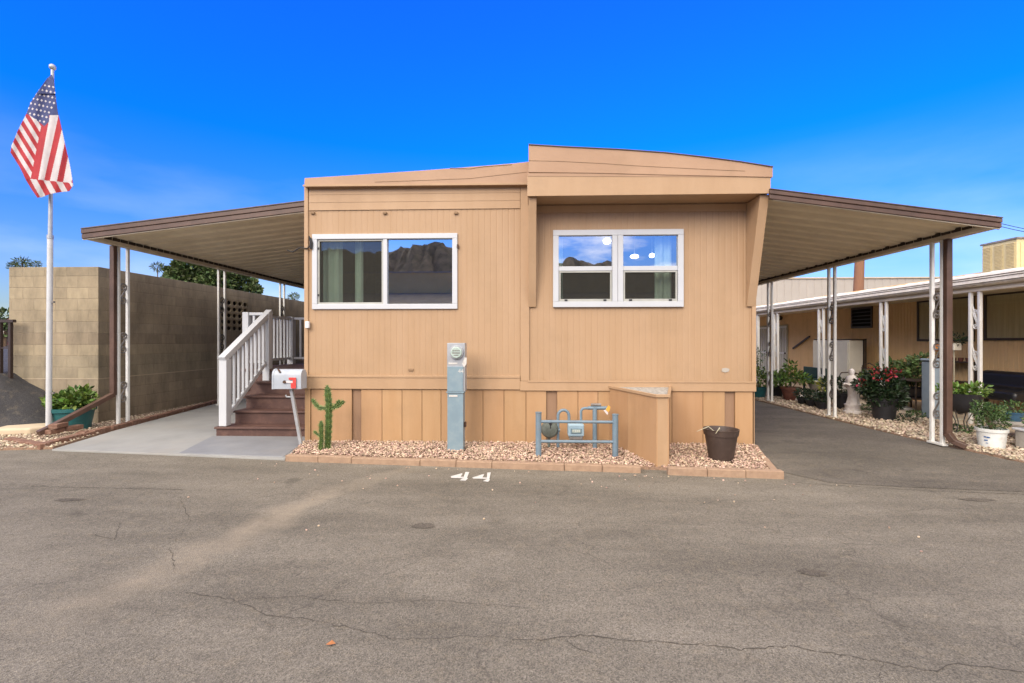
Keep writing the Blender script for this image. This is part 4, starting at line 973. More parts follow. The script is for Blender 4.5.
mb.tube([(q.x, Yq - .10, q.z), (q.x, Yq - .085, q.z), (q.x, Yq - .04, q.z), (q.x, Yq + .01, q.z), (q.x, Yq + .06, q.z)], [.06, .095, .115, .095, .05], 20); mb.build('regulator', 'iron_grey', GM, smooth=True)
M['reg'] = mat('olive_regulator', (.13, .15, .13), (.09, .10, .085), rough=.6, scale=20); bpy.data.objects['regulator'].data.materials[0] = M['reg']
MB().tube([(q.x + .01, Yq - .08, q.z + .02), (q.x + .01, Yq - .08, q.z + .13)], .022, 10).build('regulator_vent', 'black_plastic', GM, smooth=True)
MB().tube(P_([(549, 430), (560, 430)], Yq), .026, 10).build('pipe', 'pipe_grey', GM, smooth=True)
MB().tube(P_([(549, 430), (549, 447)], Yq), .020, 10).build('pipe', 'reg', GM, smooth=True)
q = at(608, 408, Y=Yq - .03)
MB().prism_y([(q.x - .03, q.z - .02), (q.x + .005, q.z - .055), (q.x + .02, q.z - .03), (q.x + .03, q.z + .015), (q.x + .01, q.z + .035), (q.x - .01, q.z + .01)], q.y - .004, q.y + .004).build('tag', 'yellow_tag', GM)
MB().prism_y([(q.x - .06, q.z - .03), (q.x - .01, q.z - .09), (q.x - .0, q.z - .06), (q.x - .035, q.z - .02)], q.y - .012, q.y - .006).build('tag', 'flag_white', GM)

# ------------------------------------------------------------------ boxed cover projecting from the skirting
fp = [(1.10, YF - .004), (1.46, 5.60), (1.60, 5.60), (1.93, YF - .004)]
zc = .865
B = thing('boxed_cover', 'peach plywood box cover projecting forward from the skirting between gas meter and brown pot', 'utility cover', (1.5, 6.1, .03))
def wallpanel(a, b, z0, z1, t=.018):
    a = Vector((*a, 0)); b = Vector((*b, 0)); d = (b - a).normalized(); n_ = Vector((-d.y, d.x, 0)) * t
    return [(a.x, a.y), (b.x, b.y), (b.x + n_.x, b.y + n_.y), (a.x + n_.x, a.y + n_.y)]
L0, L1 = Vector(fp[0]), Vector(fp[1]); mid = L0.lerp(L1, .42)
mb = MB(); g_ = (L1 - L0).normalized() * .004
mb.prism_z(wallpanel(L0, mid - g_, 0, 0), .0, zc - .03); mb.prism_z(wallpanel(mid + g_, L1, 0, 0), .0, zc - .03); mb.build('side_panel', 'peach_skirt', B, bevel=.002)
mb = MB(); mb.prism_z([(1.472, 5.604), (1.598, 5.604), (1.598, 5.625), (1.472, 5.625)], 0, zc - .03); mb.build('front_panel', 'peach_trim', B, bevel=.003)
mb = MB(); mb.prism_z(wallpanel(fp[2], fp[3], 0, 0), 0, zc - .03); mb.build('side_panel', 'peach_skirt', B, bevel=.002)
mb = MB()
mb.bar((fp[0][0], fp[0][1] - .01, zc - .012), (fp[1][0], fp[1][1], zc - .012), .035, .034); mb.build('top_rail', 'peach_trim', B, bevel=.003)
mb = MB(); mb.bar((fp[1][0] - .012, fp[1][1], zc - .010), (fp[2][0] + .012, fp[2][1], zc - .010), .035, .034); mb.build('top_rail', 'peach_trim', B, bevel=.003)
mb = MB(); mb.bar((fp[3][0], fp[3][1] - .01, zc - .012), (fp[2][0], fp[2][1], zc - .012), .035, .034); mb.build('top_rail', 'peach_trim', B, bevel=.003)
M['lid'] = mat('speckled_lid', (.50, .48, .45), (.20, .19, .17), rough=.7, scale=26, bump=.5)
mb = MB(); mb.prism_z([(1.13, YF - .01), (1.475, 5.63), (1.585, 5.63), (1.91, YF - .01)], zc - .03, zc - .015); mb.build('lid', 'lid', B)

# ------------------------------------------------------------------ edging blocks
rn = random.Random(5)
def block_row(a, b, lens, w, h, name, m, label, group, z=0, gap=.005, jit=.006):
    a = Vector((*a, 0)); b = Vector((*b, 0)); d = (b - a); T_ = d.length; d.normalize(); nrm = Vector((-d.y, d.x, 0))
    t = 0; k = 0
    while t < T_ - .08:
        L = lens[k % len(lens)]; L = min(L, T_ - t)
        p = a + d * t; q = a + d * (t + L - gap); hh = h * rn.uniform(.93, 1.06); o_ = rn.uniform(-jit, jit)
        c = (p + q) / 2 + nrm * (w / 2)
        mb = MB(); mb.prism_z([(r_.x, r_.y) for r_ in (p + nrm * o_, q + nrm * (o_ + rn.uniform(-jit, jit) * .5), q + nrm * (w + o_), p + nrm * (w + o_))], z - .02, z + hh)
        o = mb.build(name, m, None, loc=(c.x, c.y, z), bevel=.008); meta(o, label, 'edging block', group); t += L; k += 1
F0 = at(285, 461.5, Z=0); F1 = at(645, 473.5, Z=0); F2 = at(668, 475, Z=0); F3 = at(785, 479.5, Z=0)
gl = 'tan cast block set end to end in the front edging of the gravel bed'
block_row((F0.x, F0.y), (F1.x, F1.y), [.43, .43, .86, .44, .43, .84], .09, .075, 'edging_block', 'edging', gl, 'tan blocks edging the front gravel bed')
block_row((F2.x, F2.y), (F3.x, F3.y), [.42, .40, .46], .09, .08, 'edging_block', 'edging', gl, 'tan blocks edging the front gravel bed')
block_row((F3.x - .02, F3.y + .10), (3.10, 6.66), [.60, .58], .075, .07, 'edging_block', 'edging', 'tan cast block on the slanting right end of the gravel bed by the driveway', 'tan blocks on the right end of the bed')
gr = 'weathered red brick in the low border of the concrete path'
bp_ = [at(u, v, Z=0) for u, v in ((4, 443), (40, 450), (52, 447), (70, 441.5), (118, 431), (150, 423), (216, 404))]
block_row((bp_[0].x, bp_[0].y), (bp_[1].x, bp_[1].y), [.24, .22, .26], .11, .075, 'border_brick', 'brick', 'weathered red brick in the street end of the left bed border', 'red bricks at the street end of the left bed')
block_row((bp_[1].x + .03, bp_[1].y + .05), (-6.84, 7.6), [.22, .23], .11, .085, 'border_brick', 'brick', gr, 'red bricks bordering the concrete path')
block_row((-6.86, 7.66), (-7.36, 11.0), [.24, .22], .10, .08, 'border_brick', 'brick', gr, 'red bricks bordering the concrete path')
block_row((-7.37, 11.05), (-7.40, 15.0), [.3, .3], .10, .08, 'border_brick', 'brick', gr, 'red bricks bordering the concrete path')
# stack under the downspout end
q = at(50, 440, Z=0)
for k, (dx, dy, z, rz) in enumerate(((.0, .0, .09, 4), (.04, .26, .09, -6), (.30, .15, .02, 30), (.02, .05, .165, 12))):
    lab = ['red brick lying flat under the mouth of the brown downspout', 'red brick lying behind the mouth of the brown downspout', 'loose red brick lying turned beside the downspout bricks', 'topmost red brick of the little pile at the downspout mouth'][k]
    cx, cy = q.x + dx, q.y + .06 + dy; ca, sa = math.cos(R(rz)), math.sin(R(rz))
    c4 = [(cx + a_ * ca - b_ * sa, cy + a_ * sa + b_ * ca) for a_, b_ in ((-.06, -.12), (.06, -.12), (.06, .12), (-.06, .12))]
    mb = MB().prism_z(c4, z, z + .07); meta(mb.build('loose_brick', 'brick', None, loc=(cx, cy, z), bevel=.01), lab, 'brick')
cc = at(18, 432, Z=.05); mb = MB(); mb.prism_z([(cc.x - .25, cc.y - .20), (cc.x + .30, cc.y - .10), (cc.x + .48, cc.y + .32), (cc.x + .1, cc.y + .42), (cc.x - .35, cc.y + .15)], .02, .13)
meta(mb.build('concrete_slab', 'concrete', None, loc=(cc.x, cc.y, .02), bevel=.03), 'broken pale concrete slab at the foot of the dark asphalt ramp', 'slab')

# ------------------------------------------------------------------ brown empty pot
q = at(721, 459.5, Z=.05); s_ = 1.0
PB = thing('plant_pot', 'tall dark brown plastic pot in the right end of the front gravel bed', 'plant pot', (q.x, q.y, .05))
r0, r1, hh = .135, .20, .375
prof = [(r0, 0), (r0 + .004, .01), (r1 - .015, hh - .075), (r1 - .004, hh - .072), (r1 + .004, hh - .012), (r1 + .008, hh), (r1 - .006, hh), (r1 - .012, hh - .02), (r1 - .02, hh - .07)]
MB().lathe(prof, (q.x, q.y, .05), 32).build('pot', 'dark_plastic', PB, smooth=True)
MB().lathe([(.01, hh - .075), (r1 - .019, hh - .07)], (q.x, q.y, .05), 24).build('soil', 'soil', PB)
mb = MB()
for (a_, b_) in (((-.06, -.10), (-.33, -.12)), ((-.05, -.1), (-.14, -.2))):
    mb.tube([(q.x + a_[0], q.y + a_[1], .05 + hh - .06), (q.x + (a_[0] + b_[0]) / 2, q.y + b_[1], .05 + hh + .045), (q.x + b_[0], q.y + b_[1] - .0, .05 + hh - .03 + abs(b_[0]) * .05)], [.006, .006, .003], 5)
M['straw'] = mat('dry_grass', (.50, .46, .34), (.38, .35, .25), rough=.9); mb.build('dry_leaves', 'straw', PB)

# ------------------------------------------------------------------ potted plants
POTN = 0
def pot_plant(x, y, z, r, h, potm, label, blobs, n, size, lm, cat='potted plant', taper=.72, name='potted_plant', extra=None, aspect=.42, sx=1):
    T = thing(name, label, cat, (x, y, z))
    prof = [(r * taper, 0), (r * .95, h * .82), (r * 1.04, h * .84), (r * 1.06, h), (r * .94, h), (r * .9, h * .85)]
    MB().lathe(prof, (x, y, z), 24, sx=sx).build('pot', potm, T, smooth=True)
    MB().lathe([(.01, h * .85), (r * .91, h * .86)], (x, y, z), 20, sx=sx).build('soil', 'soil', T)
    mb = MB()
    for b in blobs:
        mb.tube([(x, y, z + h * .8), (x + b[0] * .5, y + b[1] * .5, z + h * .8 + (b[2] - h * .8) * .6), (x + b[0], y + b[1], z + b[2])], [.012, .009, .004], 5)
    mb.build('stem', 'stem', T)
    leaves('foliage', [(x + b[0], y + b[1], z + b[2], b[3], b[4], b[5]) for b in blobs], n, size, lm, T, aspect=aspect)
    return T
q = at(66.5, 430, Z=.03); q.y += .10
pot_plant(q.x, q.y, .03, .30, .36, 'teal', 'round teal planter full of bright green leaves in front of the block wall', [(-.20, 0, .45, .17, .2, .13), (0, .02, .47, .18, .2, .14), (.14, 0, .53, .16, .18, .17), (.24, .02, .46, .12, .15, .12), (.04, -.14, .42, .22, .1, .09)], 900, .095, 'leaf_bright', taper=.78, aspect=.5)

# ------------------------------------------------------------------ flagpole and flag
fb = at(48.6, 424, Y=7.35); ft = at(52.6, 70, Y=7.35)
M['pole_grey'] = mat('weathered_pole_paint', (.55, .56, .57), (.48, .49, .50), rough=.4, scale=6)
FP = thing('flagpole', 'tall thin white flagpole with small ball top standing behind the teal planter', 'flagpole', (fb.x, 7.35, 0))
m1 = at(50.2, 237, Y=7.35)
MB().tube([(fb.x, 7.35, 0), m1], .038, 14).build('pole', 'pole_grey', FP, smooth=True)
MB().tube([m1, ft], [.030, .022], 14).build('pole', 'galv', FP, smooth=True)
MB().tube([m1 - Vector((0, 0, .03)), m1 + Vector((0, 0, .03))], .044, 14).build('joint_collar', 'galv', FP, smooth=True)
MB().ball(ft + Vector((0, 0, .045)), .048, 12, 8).build('finial', 'galv', FP, smooth=True)
for v in (302, 393): q = at(51.3, v, Y=7.33); MB().box(q.x, q.x + .035, 7.33, 7.36, q.z - .015, q.z + .015).build('cleat', 'iron_grey', FP)
FL = thing('flag', 'sun faded stars and stripes flag hanging limp from the top of the flagpole', 'flag', (ft.x, 7.3, ft.z))
# outline in a hanging frame: a = across (px), b = down (px), 3.4125 = enlargement used when measuring
SZ = 3.4125
out = [(176, 84), (184, 100), (190, 160), (198, 215), (205, 245), (222, 320), (238, 390), (250, 462), (236, 482), (200, 486), (165, 493), (146, 502), (128, 504), (110, 478), (90, 446), (68, 400), (36, 350), (40, 325), (62, 272), (90, 218), (104, 180), (130, 140), (160, 98)]
O = np.array(out, float)
CL = lambda y: 172 + (105 - 172) * (y - 225) / (440 - 225) if y < 440 else 105 + (y - 440) * .7
def flagcol(x, y):
    # canton
    lim = 218 + (x - 90) * .42 if x < 150 else 262 - (x - 150) * 1.0
    if x >= 168: lim = 222
    if 105 < x <= 150: lim = 225 + (x - 105) * .75
    if y < lim: return 'c'
    if y > 440 + (x - 105) * .10 and x > 100:       # turned-up hem
        return 'rw'[int(math.floor((x - y * .55 + 400 + 12) / 21)) % 2]
    k = (225 - y) / 215.0; f = (y - 225) / 215.0
    tops = [148, 170, 200, 222, 240, 258, 276, 300]; bots = [105, 131, 152, 172, 196, 218, 246, 270]
    xs_ = [a + (b - a) * f for a, b in zip(tops, bots)]
    if x >= xs_[0]:
        i = sum(x >= q for q in xs_) - 1; return 'rwrwrwrw'[i]
    # left fold
    s = (y - 228) - (x - 88) * 1.62
    i = int(math.floor(s / 26.0)); 
    if x < 110 and y > 350 + (x - 40) * 1.35: return 'r'
    return 'wr'[i % 2]
STARS = []
for r_ in range(8):
    for c_ in range(6):
        sx_ = 158 - r_ * 8.5 + c_ * 14 - 18; sy_ = 118 + r_ * 16 + c_ * 3
        STARS.append((sx_, sy_))
def fdepth(x, y):
    c = CL(max(y, 150)) if y > 150 else 172
    d = (x - c)
    fold = .07 * (1 - math.exp(-abs(d) / 40)) * (-1 if d > 0 else 1) 
    return -.10 + fold + .022 * math.sin(x * .11 + y * .02) + .02 * math.sin(x * .05 - y * .03)
step = 1.5; mb = {'c': MB(), 'r': MB(), 'w': MB()}
nxg = int(230 / step); nyg = int(430 / step); XS = 30 + np.arange(nxg + 1) * step; YS = 80 + np.arange(nyg + 1) * step
cx_, cy_ = np.meshgrid((XS[:-1] + XS[1:]) / 2, (YS[:-1] + YS[1:]) / 2, indexing='ij')
ins = inpoly(np.c_[cx_.ravel(), cy_.ravel()], out).reshape(cx_.shape)
grid = [[None] * (nyg + 1) for _ in range(nxg + 1)]
def gv(i, j):
    if grid[i][j] is None:
        x, y = XS[i], YS[j]; p = at(x / SZ, 50 + y / SZ, Y=7.27 + fdepth(x, y)); grid[i][j] = (p.x, p.y, p.z)
    return grid[i][j]
for i in range(nxg):
    for j in range(nyg):
        if ins[i, j]:
            x, y = cx_[i, j], cy_[i, j]; c = flagcol(x, y)
            if c == 'c' and any(abs(x - a) + abs(y - b) < 4.2 for a, b in STARS): c = 'w'
            mb[c].add([gv(i, j), gv(i + 1, j), gv(i + 1, j + 1), gv(i, j + 1)], [(0, 1, 2, 3)])
mb['c'].build('canton', 'canton', FL, smooth=True, solid=.004); mb['r'].build('red_stripes', 'flag_red', FL, smooth=True, solid=.004); mb['w'].build('white_stripes', 'flag_white', FL, smooth=True, solid=.004)

# ------------------------------------------------------------------ block wall on the left
BW = thing('block_wall', 'tall tan concrete block wall left of the concrete path with a pierced panel', 'wall', (-7.65, 8.25, 0))
zt = 2.80
by0, by1, bz0, bz1 = 11.6, 12.75, 1.72, 2.53
mb = MB(); mb.box(-9.30, -7.65, 8.23, 8.40, -.1, zt); mb.box(-7.82, -7.65, 8.401, by0, -.1, zt); mb.box(-7.82, -7.65, by1, 26, -.1, zt)
mb.box(-7.82, -7.65, by0, by1, -.1, bz0); mb.box(-7.82, -7.65, by0, by1, bz1, zt); mb.build('wall', 'block', BW, bevel=.006)
MB().box(-7.815, -7.80, by0, by1, bz0, bz1).build('panel_backing', 'soil', BW)
mb = MB(); ny_, nz_ = 5, 5; cw = (by1 - by0) / ny_; ch = (bz1 - bz0) / nz_
for i in range(ny_):
    for j in range(nz_):
        cy, cz = by0 + cw * (i + .5), bz0 + ch * (j + .5)
        ring = [(-7.67, cy + cw * .44 * math.cos(a_), cz + ch * .44 * math.sin(a_)) for a_ in [k * math.pi / 8 for k in range(17)]]
        mb.tube(ring, .022, 6)
        mb.bar((-7.67, cy - cw / 2, cz - ch / 2), (-7.67, cy - cw * .3, cz - ch * .3), .05, .05); mb.bar((-7.67, cy + cw / 2, cz + ch / 2), (-7.67, cy + cw * .3, cz + ch * .3), .05, .05)
mb.build('pierced_block', 'block', BW)
M['mortar_line'] = mat('pale_mortar_smear', (.42, .345, .25), (.36, .29, .2), rough=.95, scale=12)
mb = MB(); zz_ = .81
mb.box(-9.29, -7.645, 8.224, 8.2285, zz_ - .008, zz_ + .008); mb.box(-7.6485, -7.645, 8.24, 22, zz_ - .008, zz_ + .008); mb.build('mortar_ledge', 'mortar_line', BW)
# dark street railing at the far left
RL = thing('street_railing', 'dark metal railing on the raised road at the left end of the block wall', 'railing', (-9.4, 8.3, .9))
q0 = at(14.5, 321, Y=8.05); q1 = at(-60, 321, Y=8.05)
MB().bar((q1.x, 8.05, q1.z), (q0.x, 8.05, q0.z), .06, .05).build('handrail', 'rail_dark', RL)
for u in (10.3, 0.3, -25): q = at(u, 321, Y=8.05); MB().box(q.x - .022, q.x + .022, 8.03, 8.08, .80, q.z - .02).build('post', 'rail_dark', RL)
for v in (348, 372): 
    a_ = at(10, v, Y=8.05)
    if v < 360: MB().bar((q1.x, 8.05, a_.z), (a_.x, 8.05, a_.z), .03, .02).build('rail', 'rail_dark', RL)

# ------------------------------------------------------------------ trees beyond
def tree(x, y, h, blobs, n, size, lm, label, cat='tree', name='tree', group=None, z0=0):
    T = thing(name, label, cat, (x, y, z0), group)
    mb = MB(); mb.tube([(x, y, z0), (x + .1, y, z0 + h * .35), (x, y + .1, z0 + h * .6)], [h * .04, h * .03, h * .02], 9)
    for b in blobs:
        mb.tube([(x + .05, y, z0 + h * .4), (x + b[0] * .5, y + b[1] * .5, z0 + (h * .45 + b[2]) / 2 + h * .05), (x + b[0] * .9, y + b[1] * .9, z0 + b[2])], [h * .018, h * .012, h * .005], 6)
    mb.build('trunk', 'bark', T)
    leaves('crown', [(x + b[0], y + b[1], z0 + b[2], b[3], b[4], b[5]) for b in blobs], n, size, lm, T, aspect=.55)
    return T
M['leaf_tree'] = mat('broadleaf_foliage', (.09, .125, .035), (.045, .07, .02), rough=.55, scale=3, island=.6)
q = at(216, 300, Y=30); bl = []
for (u, v, r_) in ((184, 275, .8), (197, 270, .95), (213, 269, 1.0), (230, 276, .95), (243, 283, .8), (205, 283, 1.3), (226, 287, 1.1), (253, 290, .5), (192, 284, 1.0)):
    p = at(u, v, Y=30); bl.append((p.x - q.x, random.uniform(-1, 1), p.z, r_, r_, r_ * .62))
tree(q.x, 30, 6, bl, 9000, .26, 'leaf_tree', 'broad green tree showing over the block wall below the left awning')
def palm(u, v, Y, r_, label, group=None):
    p = at(u, v, Y=Y); T = thing('palm_tree', label, 'palm tree', (p.x, Y, 0), group)
    MB().tube([(p.x, Y, 0), (p.x + .1, Y, p.z * .5), (p.x, Y, p.z)], [r_ * .14, r_ * .10, r_ * .09], 8).build('trunk', 'bark', T)
    leaves('crown', [(p.x, Y, p.z, r_, r_, r_ * .75)], 170, r_ * .75, 'leaf_tree', T, aspect=.16, up=.1, shell=.3)
palm(157.5, 267, 75, .75, 'distant small palm left of the broad tree over the block wall')
palm(294, 297, 80, .75, 'distant small palm between the block wall and the corner of the peach home')
palm(22, 263, 45, .55, 'small palm crown poking over the left end of the block wall')
palm(13, 266, 47, .4, 'smaller palm crown at the very left end of the block wall top')
palm(36, 264, 60, .45, 'tiny palm crown right of the one over the left wall end')
q = at(5, 318, Y=40)
tree(q.x, 40, 4, [(0, 0, 3.3 - .9, 1.2, 1, .9), (-.6, 0, 2.4 - .9, 1.2, 1, .8)], 900, .3, 'leaf_tree', 'light green street tree seen through the gap left of the block wall', z0=.93)
HB = thing('distant_house', 'pale distant house with a red band seen through the gap left of the block wall', 'house', (at(2, 340, Y=46).x, 46, .93))
xq = at(4, 340, Y=46).x
MB().box(xq - 6, xq + 1.2, 46, 50, .93, 2.9).build('wall', 'stone_pot', HB); MB().box(xq - 6.02, xq + 1.22, 45.96, 45.99, 1.0, 1.35).build('red_band', 'flag_red', HB); MB().prism_y([(xq - 6.3, 2.9), (xq + 1.5, 2.9), (xq - .5, 3.7), (xq - 4, 3.7)], 45.7, 50.3).build('roof', 'terracotta', HB)
# ------------------------------------------------------------------ neighbouring home on the right
XN, XW = 7.74, 9.3
N = thing('neighbour_home', 'tan neighbouring mobile home with long white porch roof on scrolled white posts', 'mobile home', (XW, 12, 0))
ys0, ys1 = 3.0, 26
MB().box(XN - .04, XN + .08, ys0, ys1, 2.335, 2.42).build('beam', 'beam', N, bevel=.006)
MB().prism_y([(XN - .10, 2.42), (XN + .02, 2.42), (XN + .02, 2.56), (XN - .13, 2.56), (XN - .14, 2.45)], ys0, ys1).build('gutter', 'cream_roof', N, bevel=.008)
# weathered roof edge, uneven along its length
mb = MB(); n_ = 230; vs = []; rr = random.Random(3)
for i in range(n_ + 1):
    y = ys0 + (ys1 - ys0) * i / n_; j1 = rr.uniform(-.012, .012); j2 = rr.uniform(-.02, .02)
    vs += [(XN - .12, y, 2.561), (XN - .10 + j1, y, 2.61 + j1), (XN - .02, y, 2.645 + j2), (XN + .35, y, 2.68 + j2 * .5), (XW + 3.5, y, 2.95)]
mb.add(vs, [(i * 5 + k, i * 5 + 5 + k, i * 5 + 6 + k, i * 5 + 1 + k) for i in range(n_) for k in range(4)]); mb.build('roof', 'cream_roof', N, smooth=True)
for z_, x_ in ((2.462, -.146), (2.530, -.136), (2.566, -.130)): MB().box(XN + x_ - .004, XN + x_ + .01, ys0, ys1, z_, z_ + .010).build('gutter_seam', 'stem', N)
MB().box(XN - .02, XW + .2, ys0, ys1, 2.425, 2.44).build('porch_ceiling', 'pan', N)
# siding wall with ribs, facing the driveway
mb = MB(); y = ys0; 
while y < ys1:
    mb.add([(XW, y, 0), (XW, y + .088, 0), (XW + .008, y + .092, 0), (XW + .008, y + .096, 0), (XW, y + .1, 0), (XW, y, 2.45), (XW, y + .088, 2.45), (XW + .008, y + .092, 2.45), (XW + .008, y + .096, 2.45), (XW, y + .1, 2.45)], [(k, k + 5, k + 6, k + 1) for k in range(4)]); y += .1
mb.build('wall', 'tan_wall', N); MB().box(XW + .01, XW + 3.4, ys0, ys1, 0, 2.9).build('wall', 'tan_wall', N)
yy = lambda u: at(u, 340, X=XW).y
zz = lambda u, v: at(u, v, X=XW - .02).z
M['nb_glass'] = glass('porch_window_glass', .12, (.8, .78, .7))
M['bronze'] = mat('bronze_window_frame', (.07, .05, .035), (.05, .035, .025), rough=.5)
M['drape'] = mat('olive_drape', (.80, .74, .50), (.66, .60, .39), rough=.95, scale=4, streak=8)
def nwin(u0, u1, z0, z1, name='window', lab=None, drape=True, div=0):
    ya, yb = yy(u1), yy(u0); mb = MB(); t = .05; x = XW - .03
    mb.box(x, XW + .0, ya, yb, z1 - t, z1); mb.box(x, XW, ya, yb, z0, z0 + t); mb.box(x, XW, ya, ya + t, z0 + t, z1 - t); mb.box(x, XW, yb - t, yb, z0 + t, z1 - t)
    for k in range(div):
        ym = ya + (yb - ya) * (k + 1) / (div + 1); mb.box(x + .002, XW, ym - .02, ym + .02, z0 + t, z1 - t)
    w_ = mb.build(name, 'bronze', N)
    if lab: w_['label'] = lab
    if name == 'window': MB().add([(XW - .012, ya + t, z0 + t), (XW - .012, yb - t, z0 + t), (XW - .012, yb - t, z1 - t), (XW - .012, ya + t, z1 - t)], [(0, 1, 2, 3)]).build('pane', 'nb_glass', w_)
    if drape:
        mb = MB(); n_ = int((yb - ya) / .025); vs = []
        for i in range(n_ + 1): q = ya + (yb - ya) * i / n_; vs += [(XW - .006 + .003 * math.sin(i * 1.4), q, z0 + t), (XW - .006 + .003 * math.sin(i * 1.4), q, z1 - t)]
        mb.add(vs, [(2 * i, 2 * i + 2, 2 * i + 3, 2 * i + 1) for i in range(n_)]); mb.build('curtain', 'drape', w_)
    return w_
nwin(985, 1060, 1.49, 2.44, lab='wide curtained window near the road')
nwin(918, 975, 1.47, 2.44, lab='curtained window behind the plant stand', div=1)
lw = nwin(852, 873, 1.83, 2.42, name='louvre_window', drape=False)
mb = MB(); ya, yb = yy(873), yy(852)
for k in range(5): mb.hexa([(XW - .045, ya + .05, 1.9 + k * .1), (XW - .045, yb - .05, 1.9 + k * .1), (XW - .04, yb - .05, 1.89 + k * .1), (XW - .04, ya + .05, 1.89 + k * .1)], [(XW - .015, ya + .05, 1.96 + k * .1), (XW - .015, yb - .05, 1.96 + k * .1), (XW - .01, yb - .05, 1.95 + k * .1), (XW - .01, ya + .05, 1.95 + k * .1)])
mb.build('louvre', mat('dark_louvre', (.02, .018, .015), rough=.95, spec=.05), lw)
MB().box(XW - .004, XW - .001, ya + .04, yb - .04, 1.86, 2.38).build('louvre_shade_sheet', 'black_plastic', lw)  # black sheet on the wall painted as shade behind the slats
# screen doors far down the wall
for (u0, u1) in ((777.5, 788.5), (757.5, 770)):
    ya, yb = yy(u1), yy(u0); mb = MB(); mb.box(XW - .04, XW - .002, ya, yb, .05, 2.06); d = mb.build('door', 'tan_screen', N, bevel=.01)
    mb = MB(); n_ = 7
    for k in range(1, n_): q = ya + (yb - ya) * k / n_; mb.box(XW - .052, XW - .041, q - .012, q + .012, .12, 1.98)
    for z_ in (.12, 1.0, 1.95): mb.box(XW - .056, XW - .041, ya + .05, yb - .05, z_, z_ + .05)
    mb.build('door_grille', 'white', d)
    MB().ball((XW - .07, ya + .1, 1.02), .035, 8, 6).build('handle', 'bronze', d)
a_ = at(793, 348.5, X=XW - .06); b_ = at(809.5, 336.5, X=XW - .06)
MB().bar(a_, b_, .045, .05).build('stair_handrail', 'bronze', N)
a_ = at(780, 318, X=XW - .08); MB().ball(a_, .09, 8, 6).build('wall_lamp', 'bronze', N)
# porch posts in pairs
for (ua, ub, w_) in ((970.8, 980, .05), (881, 886.5, .05), (819, 823.5, .055), (774.3, 777.8, .06), (755.5, 758, .08)):
    # pairs run along the eave
    yb = at((ua), 340, X=XN).y; ya = at(ub, 340, X=XN).y
    for y_ in (ya, yb): MB().box(XN - w_ / 2, XN + w_ / 2, y_ - w_ / 2, y_ + w_ / 2, .03, 2.335).build('post', 'post_white', N, bevel=.006)
    yc = (ya + yb) / 2; g_ = abs(yb - ya) - w_
    mb = MB()
    for k in range(3): z_ = .4 + k * .72; mb.tube([(XN, ya, z_ - .2), (XN, yc, z_ + .1), (XN, yb, z_ + .35)], .011, 5); mb.tube(scroll_pts((XN, yc, z_ + .02), .34, max(.06, g_ * .8)), .010, 5)
    mb.build('scroll', 'post_white', N)
# roof cooler
q = at(1017, 242, X=9.0)
CO = thing('rooftop_cooler', 'yellowed metal evaporative cooler on the roof of the neighbouring home', 'air cooler', (9.35, q.y + .35, 2.75))
y0c = q.y; y1c = at(982, 245, X=9.0).y; zb_, zt_ = 2.74, 3.37
MB().box(9.0, 9.85, y0c, y1c, zb_, zt_).build('cabinet', 'cooler', CO, bevel=.012)
MB().box(8.975, 9.88, y0c - .025, y1c + .02, zt_ + .001, zt_ + .035).build('lid', 'iron_grey', CO, bevel=.006)
bpy.data.objects['lid'].name = 'lid'
w3 = (y1c - y0c) / 3
for k in range(3):
    ya = y0c + w3 * k + .03; yb = y0c + w3 * (k + 1) - .03
    mb = MB(); z = zb_ + .06
    while z < zt_ - .06: mb.hexa([(8.975, ya, z), (8.98, ya, z - .004), (8.98, yb, z - .004), (8.975, yb, z)], [(8.999, ya, z + .022), (9.0, ya, z + .016), (9.0, yb, z + .016), (8.999, yb, z + .022)]); z += .028
    MB().box(8.992, 8.999, ya, yb, zb_ + .05, zt_ - .05).build('louvre_panel', 'cooler_pad', CO)
    mb.build('louvre', 'cooler_pad', CO)
MB().box(9.06, 9.80, y0c - .012, y0c - .001, zb_ + .06, zt_ - .06).build('louvre_panel', 'cooler_pad', CO)
# warehouse and pole behind
WH = thing('warehouse', 'long pale greige metal building rising behind the neighbouring home', 'warehouse', (16, 42, 0))
q = at(757, 279, Y=40); zt_ = q.z
mb = MB(); x = 4.0
while x < 42:
    mb.add([(x, 40, 0), (x + .5, 40, 0), (x + .53, 40.03, 0), (x + .57, 40.03, 0), (x + .6, 40, 0), (x, 40, zt_), (x + .5, 40, zt_), (x + .53, 40.03, zt_), (x + .57, 40.03, zt_), (x + .6, 40, zt_)], [(k, k + 1, k + 6, k + 5) for k in range(4)]); x += .6
mb.build('wall', 'warehouse', WH); MB().box(4, 42, 40.05, 60, 0, zt_).build('wall', 'warehouse', WH); MB().box(3.9, 42.1, 39.9, 40.06, zt_ + .001, zt_ + .10).build('parapet_cap', 'concrete', WH)
q = at(858.5, 290, Y=24); t_ = at(860.5, 235, Y=24)
PL = thing('wooden_pole', 'brown wooden pole rising behind the roof of the neighbouring home', 'pole', (q.x, 24, 0))
MB().tube([(q.x - .1, 24, 0), (q.x, 24, q.z), (t_.x, 24, t_.z)], [.24, .22, .19], 14).build('pole', 'pole_wood', PL, smooth=True)
MB().box(t_.x - .9, t_.x + .9, 23.78, 23.9, t_.z - .5, t_.z - .38).build('crossarm', 'pole_wood', PL)
